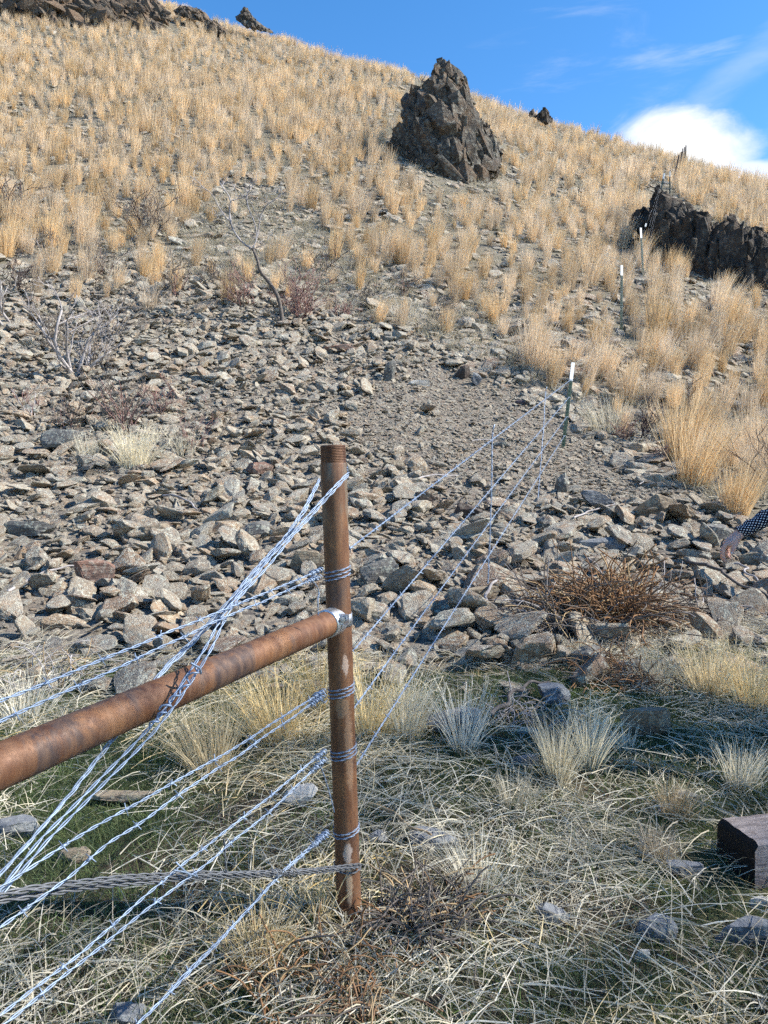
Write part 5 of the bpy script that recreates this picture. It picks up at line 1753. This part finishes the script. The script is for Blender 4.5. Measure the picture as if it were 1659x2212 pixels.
def forked_shrub():
    p, d = ground(612, 706)
    root = empty('dead_tree', p); tag(root, 'crooked forked grey dead shrub standing at upper centre left', 'shrub')
    def path(L, z0=0.0): return [P3(x, y, d + z0 + .05 * math.sin(i * 1.9)) - p for i, (x, y) in enumerate(L)]
    tr, br = MB(), MB()
    g = random.Random(77)
    t0 = path([(612, 712), (610, 690), (602, 642), (590, 622), (575, 602), (561, 586), (556, 560), (546, 537)])
    tr.tube(smooth_path(t0, 1), np.interp(np.linspace(0, 1, len(smooth_path(t0, 1))), [0, .15, 1], [.075, .045, .030]), 8)
    tr.tube(path([(618, 712), (604, 695), (600, 684)]), [.05, .04, .02], 6)
    mains = [([(546, 537), (525, 527), (504, 499), (499, 482), (495, 454), (499, 429), (483, 408), (476, 396)], .032),
             ([(499, 482), (476, 454), (459, 419), (438, 405), (428, 392)], .018), ([(502, 433), (522, 428), (539, 419), (548, 410)], .014),
             ([(546, 537), (556, 513), (551, 482), (536, 450), (532, 422), (542, 408), (538, 398)], .024), ([(556, 513), (562, 468), (574, 443), (598, 429), (606, 420)], .022),
             ([(562, 480), (543, 440), (540, 430)], .012), ([(546, 537), (562, 532), (575, 528), (580, 512)], .015), ([(504, 499), (490, 486), (470, 470), (462, 452)], .012)]
    for L, r in mains:
        P_ = smooth_path(path(L, g.uniform(-.1, .1)), 1)
        br.tube(P_, np.linspace(r * .8, r * .3, len(P_)), 6)
        for k in range(3):
            q = P_[g.randint(len(P_) // 3, len(P_) - 1)]
            grow(br, br, q, Vector((g.gauss(0, 1), g.gauss(0, .6), g.uniform(.1, 1))), g.uniform(.15, .4), r * .35, 1, g, .35, (1, 3), .6, .05, .005)
    tr.build('trunk', M_GREYW, root, True)
    br.build('branches', M_BLEACH, root, True)['kind'] = 'stuff'
forked_shrub()
def stalk(px0, py0, px1, py1, r, mat, name, lab, sag=0.0, kink=.02, lift=.0, cat='stick'):
    a, da = ground(px0, py0); b, db = ground(px1, py1)
    g = random.Random(int(px0 * 3 + py0))
    n = 9; pts = []
    for i in range(n + 1):
        t = i / n
        q = a.lerp(b, t)
        q.x += g.gauss(0, kink); q.y += g.gauss(0, kink)
        q.z = float(hgt(q.x, q.y)) + r * 1.5 + lift + sag * math.sin(math.pi * t) + abs(g.gauss(0, kink * .5))
        pts.append(q - a)
    P_ = smooth_path(pts, 2)
    mb = MB(); mb.tube(P_, np.linspace(r, r * .55, len(P_)), 7)
    o = mb.build(name, mat, None, True); o.location = a; tag(o, lab, cat)
stalk(355, 1085, 428, 1118, .014, M_BLEACH, 'dead_branch', 'curved bleached stick lying on the left scree', .05, .012, .05)
stalk(20, 1300, 165, 1245, .012, M_BLEACH, 'dead_branch', 'long pale root lying at the left edge of the scree', .03, .02, .06)
stalk(875, 1062, 990, 1040, .012, M_BLEACH, 'dead_branch', 'curved pale stick lying under the upper right wire', .07, .012, .05)
stalk(1044, 1345, 1080, 1270, .014, M_BLEACH, 'dead_branch', 'knotty bleached stick leaning at the foot of the right wires', .05, .015, .06)
stalk(1385, 1055, 1412, 1030, .008, M_BLEACH, 'dead_branch', 'small white twig on the gravel right of the wires', .04, .01, .03)
stalk(1240, 1135, 1330, 1105, .010, M_BLEACH, 'dead_branch', 'short grey stick above the bramble heap', .0, .01, .06)
stalk(1020, 960, 1075, 960, .010, M_BLEACH, 'dead_branch', 'short grey twig lying on the gravel', .02, .01, .03)
stalk(1480, 1240, 1659, 1330, .016, M_GREYW, 'dead_branch', 'dark grey branch sprawling right of the bramble heap', .05, .03, .08)
stalk(1060, 1580, 1180, 1500, .012, M_GREYW, 'dead_branch', 'grey driftwood piece between the blue stones', .03, .02, .05)
stalk(795, 1770, 930, 1850, .007, M_TAN, 'dry_stalk', 'straight tan stem lying right of the post foot', .0, .006, .05)
stalk(1590, 1240, 1640, 1290, .010, M_BLEACH, 'dead_branch', 'short bleached branch below the hand', .03, .02, .06)
p, d = ground(1176, 800)
mb = MB(); mb.tube([Vector((0, 0, -.05)), P3(1178, 765, d) - p, P3(1174, 735, d) - p], [.012, .010, .006], 6)
o = mb.build('dry_stalk', M_DARKW, None, True); o.location = p; tag(o, 'thin dark upright stalk between the two tufts at the gravel edge', 'stick')

def tangle(px, py, wpx, hpx, n, mats, lab, seed, r=.003, name='bramble_heap', dense=(0, 0)):
    p, d = ground(px, py)
    w = wpx / FPX * d; h = hpx / FPX * d
    g = random.Random(seed)
    up_ = h / w
    root = empty(name, p); tag(root, lab, 'bramble')
    mbs = [MB() for _ in mats]
    for i in range(n):
        a = g.uniform(0, 6.28); q = math.sqrt(g.random())
        b = Vector((math.cos(a) * w * .40 * q + dense[0] * w * g.random(), math.sin(a) * w * .35 * q, 0))
        b.z = float(hgt(p.x + b.x, p.y + b.y)) - p.z
        dr = Vector((g.gauss(0, 1), g.gauss(0, .7), g.uniform(.3, 1.2 + 1.6 * up_))).normalized()
        L = g.uniform(.35, 1.0) * (w + h) * .42
        q_ = b.copy(); pts = [b]
        for k in range(8):
            dr = (dr + Vector((g.gauss(0, .18), g.gauss(0, .18), g.gauss(-.16, .12)))).normalized()
            q_ = q_ + dr * (L / 8)
            gz = float(hgt(p.x + q_.x, p.y + q_.y)) - p.z + .02
            if q_.z < gz: q_.z = gz + g.random() * .04
            pts.append(q_.copy())
        m = 0 if g.random() < .6 else g.randrange(len(mats))
        mbs[m].tube(smooth_path(pts, 1), r * g.uniform(.6, 1.3), 4)
    for m, mt in zip(mbs, mats):
        if m.n: m.build('stems', mt, root, True)['kind'] = 'stuff'
tangle(1320, 1345, 230, 230, 620, [M_BRAMB, M_TAN, M_BRAMB], 'rusty brown heap of dry brambles at the foot of the scree', 5, .0038)
tangle(1240, 1360, 300, 220, 300, [M_GREYW, M_TAN, M_BLEACH], 'arching grey and tan bramble stems left of the brown heap', 6, .003)
tangle(1490, 1330, 300, 70, 110, [M_GREYW, M_BLEACH], 'low grey bramble stems right of the brown heap', 7, .003)
tangle(1330, 1470, 260, 60, 170, [M_BRAMB, M_GREYW, M_TAN], 'dark brown matted stems below the brown bramble heap', 8, .0026)
tangle(930, 2000, 260, 100, 180, [M_GREYW, M_BRAMB, M_TAN], 'reddish grey bramble stems heaped right of the post foot', 9, .0022)
tangle(700, 2150, 420, 60, 110, [M_BRAMB, M_TAN, M_GREYW], 'low reddish stems lying left below the post foot', 10, .0022)
tangle(1140, 1560, 160, 70, 80, [M_BLEACH, M_TAN], 'bleached twiggy weeds among the blue stones', 12, .0022)
tangle(90, 1480, 240, 150, 70, [M_PALEW if 'M_PALEW' in globals() else M_BLEACH, M_TAN], 'pale thin dead weed stems at the left edge above the rail', 13, .0026)
# ------------------------------------------------------------------ squared timber with a near-black end face
def timber():
    bl = ground(1548, 1850)[0]; br = ground(1630, 1928)[0]
    e = (br - bl); e.z = 0; wlen = e.length; e.normalize()
    f = Vector((-e.y, e.x, 0))
    if f.x < 0: f = -f
    c0 = bl.copy()
    root = empty('timber', c0); tag(root, 'squared weathered timber with a black end at the right edge', 'timber')
    root.rotation_euler = (0, 0, math.atan2(f.y, f.x))
    Ht, Ln = .132, 1.1
    n = 22
    def grid(o, u, v, nu, nv, mb, amp, seed):
        V = []; F = []
        for i in range(nu + 1):
            for j in range(nv + 1):
                p = Vector(o) + Vector(u) * (i / nu) + Vector(v) * (j / nv)
                V.append(p)
        for i in range(nu):
            for j in range(nv):
                a = i * (nv + 1) + j
                F.append((a, a + nv + 1, a + nv + 2, a + 1))
        V2 = []
        for p in V:
            k = mnoise.fractal(p * 26, 1.0, 2.0, 4) * amp
            # round the arrises a little, unevenly
            cy = abs(p.y + wlen / 2) / (wlen / 2); cz = (p.z - .03) / (Ht - .03)
            s = max(0, (cy - .90)) * .4 * max(0, cz)
            V2.append((p.x + k + (.012 * max(0, cz - .85) / .15 if p.x < .02 else 0) * (1 + 2 * k), p.y * (1 - .02 * max(0, cz)) + k, p.z - s * .25 + k))
        mb.add(V2, F)
    lo = -.06
    mb = MB(); grid((0, 0, lo), (0, -wlen, 0), (0, 0, Ht - lo), n, n, mb, .0025, 1)
    k = NT_('black_end_wood'); v = k.obj(); nz = k.noise(v, 45, 6, .65)
    cr = k.mix(k.rng(nz, .45, .8), (.006, .0055, .006), (.017, .016, .018))
    mch = k.pbr(cr, .75, 0, k.bump(nz, 1.0, .01), .3)
    mb.build('black_end', mch, root, True)
    mb = MB()
    grid((0, -wlen, Ht), (Ln, 0, 0), (0, wlen, 0), 60, n, mb, .0025, 2)
    grid((0, -wlen, lo), (Ln, 0, 0), (0, 0, Ht - lo), 60, 10, mb, .004, 3)
    grid((0, 0, Ht), (Ln, 0, 0), (0, 0, lo - Ht), 60, 10, mb, .004, 4)
    grid((Ln, -wlen, lo), (0, wlen, 0), (0, 0, Ht - lo), 10, 10, mb, .004, 5)
    k = NT_('weathered_pinkish_wood'); v = k.obj()
    nz = k.noise(k.scale_vec(v, (2.0, 12, 12)), 6, 6, .65); n2 = k.noise(v, 40, 5, .65)
    c = k.mix(k.rng(nz, .35, .68), (.24, .21, .205), (.14, .12, .115))
    c = k.mix(k.rng(n2, .52, .66, 0, .6), c, (.10, .075, .07))
    mw = k.pbr(c, .9, 0, k.bump(k.math('ADD', nz, n2), .7, .008), .2)
    mb.build('beam', mw, root, True)
timber()

# ------------------------------------------------------------------ person at the right, only a forearm reaches into the picture
def capsule_chain(mb, pts, rad, sides=14):
    pts = smooth_path([Vector(p) for p in pts], 1)
    rad = np.interp(np.linspace(0, 1, len(pts)), np.linspace(0, 1, len(rad)), rad)
    mb.tube(pts, rad, sides)
    for p, r in ((pts[0], rad[0]), (pts[-1], rad[-1])):
        V, F = ico(2); mb.add(V * r + np.array(p), F)
def remesh(name, mb, voxel, mat, parent, smooth_it=4):
    o = mb.build(name, mat)
    m = o.modifiers.new('r', 'REMESH'); m.mode = 'VOXEL'; m.voxel_size = voxel; m.use_smooth_shade = True
    s = o.modifiers.new('s', 'SMOOTH'); s.factor = .5; s.iterations = smooth_it
    dg = bpy.context.evaluated_depsgraph_get()
    me = bpy.data.meshes.new_from_object(o.evaluated_get(dg))
    old = o.data; o.modifiers.clear(); o.data = me; bpy.data.meshes.remove(old)
    me.materials.clear(); me.materials.append(mat)
    me.polygons.foreach_set('use_smooth', np.ones(len(me.polygons), bool))
    o.parent = parent
    return o
def person():
    D = 3.6
    gx, gy = 2.32, 3.16
    gz = float(hgt(gx, gy))
    root = empty('person', (gx, gy, gz))
    tag(root, 'person in a navy white-dotted sleeve reaching down from the right edge', 'person')
    o = Vector((gx, gy, gz))
    def q(px, py, d): return P3(px, py, d) - o
    k = NT_('skin'); v = k.obj(); n = k.noise(v, 60, 4, .6)
    skin = k.pbr(k.mix(k.rng(n, .3, .7), (.70, .41, .32), (.62, .34, .26)), .5, 0, k.bump(n, .15, .002), .4,
                 {'Subsurface Weight': .08, 'Subsurface Radius': (.02, .008, .004), 'Subsurface Scale': .3})
    wrist = q(1600, 1150, D)
    elbow = Vector((2.02, 3.44, 0)); elbow = Vector((elbow.x - gx, elbow.y - gy, (P3(1712, 1058, D).z - gz)))
    sh_r = Vector((0.04, .20, 1.36)); sh_l = Vector((0.06, -.20, 1.36))
    # ---- continuous body: hand, arm, neck, head
    mb = MB()
    capsule_chain(mb, [sh_r, elbow, wrist], [.040, .036, .032, .028, .025])
    palm0 = q(1593, 1158, D); palm1 = q(1573, 1174, D - .005)
    # palm: wide flattened mitt, seen from the thumb side
    for off, r0, r1 in ((.020, .021, .017), (.0, .024, .019), (-.020, .022, .017)):
        dv = Vector((0, -off, 0))
        capsule_chain(mb, [wrist, palm0 + dv * .7, palm1 + dv], [.026, r0, r1], 12)
    def fing(pxs, r): capsule_chain(mb, [q(*a) for a in pxs], r, 10)
    fing([(1574, 1173, D - .022), (1565, 1179, D - .024), (1561.5, 1191, D - .026), (1562.5, 1201, D - .026), (1565.5, 1212, D - .024)], [.0115, .0105, .0095, .0085, .0065])      # index
    fing([(1572, 1174, D), (1563, 1181, D - .004), (1559, 1193, D - .004), (1559.5, 1203, D - .004), (1562, 1211, D - .004)], [.0115, .0105, .0095, .0085, .0068])              # middle
    fing([(1573, 1176, D + .018), (1566, 1184, D + .016), (1567, 1194, D + .014), (1572, 1201, D + .012), (1577, 1206, D + .010)], [.0108, .010, .009, .008, .0062])            # ring, curled
    fing([(1576, 1178, D + .034), (1571, 1186, D + .032), (1573, 1195, D + .030), (1577, 1200, D + .028)], [.0095, .0085, .0075, .0058])                                       # little
    fing([(1591, 1166, D - .02), (1589.5, 1176, D - .032), (1584.5, 1186, D - .036), (1581, 1195, D - .036)], [.0155, .0130, .0105, .0085])                                     # thumb
    # neck and head, looking to the left and down
    neck = Vector((-.02, 0, 1.40)); head = Vector((-.10, 0, 1.58))
    capsule_chain(mb, [neck + Vector((.04, 0, -.04)), head + Vector((.03, 0, -.05))], [.058, .054])
    V, F = ico(3)
    hd = V * np.array([.098, .076, .118]); hd[:, 0] -= .018 * np.clip(-V[:, 2], 0, 1)
    R_ = np.array(Matrix.Rotation(math.radians(-18), 3, 'Y'))
    mb.add(hd @ R_.T + np.array(head), F)
    capsule_chain(mb, [head + Vector((-.090, 0, .005)), head + Vector((-.118, 0, -.028))], [.010, .015])
    for s in (-1, 1): capsule_chain(mb, [head + Vector((.01, .078 * s, .02)), head + Vector((.012, .080 * s, -.03))], [.016, .010])
    capsule_chain(mb, [head + Vector((-.092, -.020, -.062)), head + Vector((-.098, 0, -.064)), head + Vector((-.092, .020, -.062))], [.009, .011, .009])
    # left hand hanging
    lh = Vector((-.02, -.26, .80))
    capsule_chain(mb, [sh_l, Vector((.06, -.25, 1.07)), lh], [.052, .044, .028])
    capsule_chain(mb, [lh, lh + Vector((-.02, 0, -.09))], [.03, .034])
    for j in range(4): capsule_chain(mb, [lh + Vector((-.045 + .024 * j, 0, -.09)), lh + Vector((-.05 + .022 * j, -.012, -.14)), lh + Vector((-.045 + .02 * j, -.03, -.165 + .006 * abs(j - 1)))], [.010, .009, .007])
    capsule_chain(mb, [lh + Vector((-.03, -.02, -.03)), lh + Vector((-.055, -.035, -.09))], [.013, .009])
    body = remesh('body', mb, .0042, skin, root, 3)
    nail = MB(); V, F = ico(2)
    c = q(1580.5, 1195.5, D - .043); nail.add(V * np.array([.0045, .0022, .0062]) + np.array(c), F)
    k = NT_('nail'); nail.build('thumbnail', k.pbr((.80, .68, .62), .3, 0, None, .5), body, True)
    eye = NT_('eye'); me_ = eye.pbr((.03, .02, .018), .2, 0, None, .5)
    for s in (-1, 1):
        m_ = MB(); m_.add(V * .011 + np.array(head + Vector((-.088, .031 * s, .008))), F); m_.build('eye', me_, body, True)
    mb = MB(); V3, F3 = ico(3)
    keep = V3 * np.array([.108, .088, .125])
    keep[:, 0] = np.where(V3[:, 0] < -.45, keep[:, 0] * .78, keep[:, 0])
    mb.add(keep @ R_.T + np.array(head + Vector((.022, 0, .022))), F3)
    capsule_chain(mb, [head + Vector((.08, 0, -.02)), head + Vector((.10, 0, -.14)), head + Vector((.085, 0, -.24))], [.05, .045, .02])
    k = NT_('dark_brown_hair'); v = k.obj(); n = k.noise(k.scale_vec(v, (60, 60, 6)), 1, 3)
    remesh('hair', mb, .008, k.pbr(k.mix(n, (.03, .018, .012), (.06, .035, .022)), .5, 0, k.bump(n, .6, .01), .4), body, 3)
    # ---- dotted sleeve with uv for the woven-in white squares
    def m_dots(name, uvmode):
        k = NT_(name)
        if uvmode:
            vec = k.n('ShaderNodeTexCoord').outputs['UV']
        else:
            vec = k.scale_vec(k.obj(), (42, 42, 42))
        sp = k.n('ShaderNodeSeparateXYZ'); k.l(vec, sp.inputs[0])
        a, b = (sp.outputs[0], sp.outputs[1]) if uvmode else (k.math('ADD', sp.outputs[0], sp.outputs[1]), sp.outputs[2])
        def lattice(off):
            fa = k.math('ABSOLUTE', k.math('SUBTRACT', k.math('FRACT', k.math('ADD', a, off)), .5))
            fb = k.math('ABSOLUTE', k.math('SUBTRACT', k.math('FRACT', k.math('ADD', b, off)), .5))
            return k.math('LESS_THAN', k.math('MAXIMUM', fa, fb), .16)
        m = k.math('MAXIMUM', lattice(0.0), lattice(.5))
        n = k.noise(k.obj(), 25, 3, .5)
        c = k.mix(m, k.mix(k.rng(n, .35, .65), (.008, .010, .034), (.012, .014, .028)), (.72, .72, .74))
        return k.pbr(c, .75, 0, None, .2)
    M_DOT = m_dots('navy_dotted_cloth_sleeve', True); M_DOT2 = m_dots('navy_dotted_cloth', False)
    def sleeve(path, rads, name, parent, nu=40, nv=90, wr=.006):
        P_ = np.array([p[:] for p in resample(smooth_path(path, 2), .006)])
        t = np.linspace(0, len(P_) - 1, nv); P_ = np.stack([np.interp(t, np.arange(len(P_)), P_[:, c]) for c in range(3)], 1)
        rad = np.interp(np.linspace(0, 1, nv), np.linspace(0, 1, len(rads)), rads)
        tan = np.gradient(P_, axis=0); tan /= np.linalg.norm(tan, axis=1)[:, None]
        s = np.cross(tan, (0, 1, 0)); s /= np.linalg.norm(s, axis=1)[:, None]; b = np.cross(tan, s)
        Ls = np.concatenate([[0], np.cumsum(np.linalg.norm(np.diff(P_, axis=0), axis=1))])
        V = []; U = []; F = []
        for i in range(nv):
            for j in range(nu + 1):
                a = 2 * math.pi * j / nu
                dr = s[i] * math.cos(a) + b[i] * math.sin(a)
                pp = Vector(P_[i] + dr * rad[i])
                w = mnoise.fractal(Vector((math.cos(a) * 1.2, math.sin(a) * 1.2 + Ls[i] * 6, Ls[i] * 22 + 2 * math.cos(a))), 1, 2, 3) * wr
                w += .45 * wr * math.sin(Ls[i] * 95 + 3 * math.sin(a) + 1.5 * mnoise.noise(pp * 8))
                V.append(tuple(pp + Vector(dr) * w)); U.append((j / nu * 14, Ls[i] * 50))
        for i in range(nv - 1):
            for j in range(nu):
                q0 = i * (nu + 1) + j
                F.append((q0, q0 + nu + 1, q0 + nu + 2, q0 + 1))
        mb = MB(); mb.add(V, F, U)
        return mb.build(name, M_DOT, parent, True, True)
    fore = (wrist - elbow)
    cuff = wrist + Vector((-.004, 0, -.003))
    shirt = MB()
    capsule_chain(shirt, [Vector((.05, 0, 1.36)), Vector((.06, 0, 1.15)), Vector((.09, 0, .92)), Vector((.09, 0, .80))], [.13, .145, .145, .15], 24)
    capsule_chain(shirt, [sh_r + Vector((0, -.01, -.01)), Vector((.05, 0, 1.36)), sh_l + Vector((0, .01, -.01))], [.068, .10, .068], 20)
    sh = remesh('shirt', shirt, .010, M_DOT2, root, 4)
    sleeve([sh_r, sh_r.lerp(elbow, .5), elbow, elbow.lerp(wrist, .5), cuff], [.070, .066, .062, .064, .055, .040, .031], 'sleeve', sh)
    sleeve([sh_l, Vector((.06, -.24, 1.2)), Vector((.06, -.25, 1.07)), lh + Vector((.02, 0, .12)), lh + Vector((.0, 0, .02))], [.070, .062, .058, .052, .042, .035], 'sleeve', sh)
    tr = MB()
    for s in (-1, 1):
        fx, fy = .05, .12 * s
        fz = float(hgt(gx + fx, gy + fy)) - gz
        capsule_chain(tr, [Vector((.09, .085 * s, .88)), Vector((.05, .10 * s, .50)), Vector((.07, .115 * s, fz + .10))], [.105, .085, .07, .062, .06], 18)
    capsule_chain(tr, [Vector((.09, -.06, .88)), Vector((.09, .06, .88))], [.13, .13], 20)
    k = NT_('dark_denim'); v = k.obj(); n = k.noise(v, 60, 4)
    remesh('trousers', tr, .010, k.pbr(k.mix(n, (.018, .024, .045), (.03, .04, .07)), .85, 0, k.bump(n, .3, .004), .2), root, 4)
    k = NT_('brown_boot_leather'); mbt = k.pbr((.05, .03, .018), .6, 0, None, .4)
    for s in (-1, 1):
        b = MB(); fx, fy = .05, .12 * s
        z1 = float(hgt(gx + fx, gy + fy)) - gz; z2 = float(hgt(gx - .12, gy + fy)) - gz
        capsule_chain(b, [Vector((.09, .115 * s, z1 + .045)), Vector((-.02, .118 * s, (z1 + z2) / 2 + .045)), Vector((-.13, .12 * s, z2 + .04))], [.048, .048, .04], 16)
        capsule_chain(b, [Vector((.07, .115 * s, z1 + .05)), Vector((.07, .115 * s, z1 + .14))], [.05, .052], 16)
        remesh('boot', b, .010, mbt, root, 3)
person()


# ------------------------------------------------------------------ unseen bare tree added at the right so its twigs thinly shade the foreground
def shade_tree():
    cx, cy = 10.6, 2.6
    gz = float(hgt(cx, cy))
    root = empty('bare_tree', (cx, cy, gz)); tag(root, 'added leafless tree out of view beyond the right edge, placed to shade the foreground', 'tree')
    g = random.Random(404)
    tr, tw = MB(), MB()
    tr.tube(smooth_path([Vector((0, 0, -.4)), Vector((.1, .05, 2.2)), Vector((-.1, 0, 4.4)), Vector((.1, .1, 6.6)), Vector((0, 0, 9.2))], 1), np.linspace(.20, .03, 10), 10)
    def target():
        while True:
            p = Vector((g.uniform(-1, 1), g.uniform(-1, 1), g.uniform(-1, 1)))
            if p.length < 1: return Vector((p.x * 2.0, p.y * 2.6, 8.6 + p.z * 3.0))
    limbs = []
    for i in range(20):
        t = target()
        z0 = max(1.8, min(t.z - g.uniform(.8, 3.0), 8.8))
        b = Vector((0, 0, z0)); m = b.lerp(t, .5) + Vector((g.gauss(0, .2), g.gauss(0, .2), g.gauss(-.1, .2)))
        P_ = smooth_path([b, m, t], 2)
        tr.tube(P_, np.linspace(.030, .008, len(P_)), 6); limbs += P_[len(P_) // 4:]
    for i in range(SHADE_TWIGS):
        a = limbs[g.randrange(len(limbs))]
        d = (Vector((g.gauss(0, 1), g.gauss(0, 1), g.gauss(.25, .8)))).normalized()
        L = g.uniform(.3, .95)
        m = a + d * L * .5 + Vector((g.gauss(0, .04), g.gauss(0, .04), g.gauss(0, .04)))
        tw.tube([a, m, a + d * L + Vector((0, 0, .06))], [.0065, .005, .003], 4, False)
    tr.build('trunk', M_GREYW, root, True)
    tw.build('twigs', M_GREYW, root, True)['kind'] = 'stuff'
SHADE_TWIGS = 800
shade_tree()
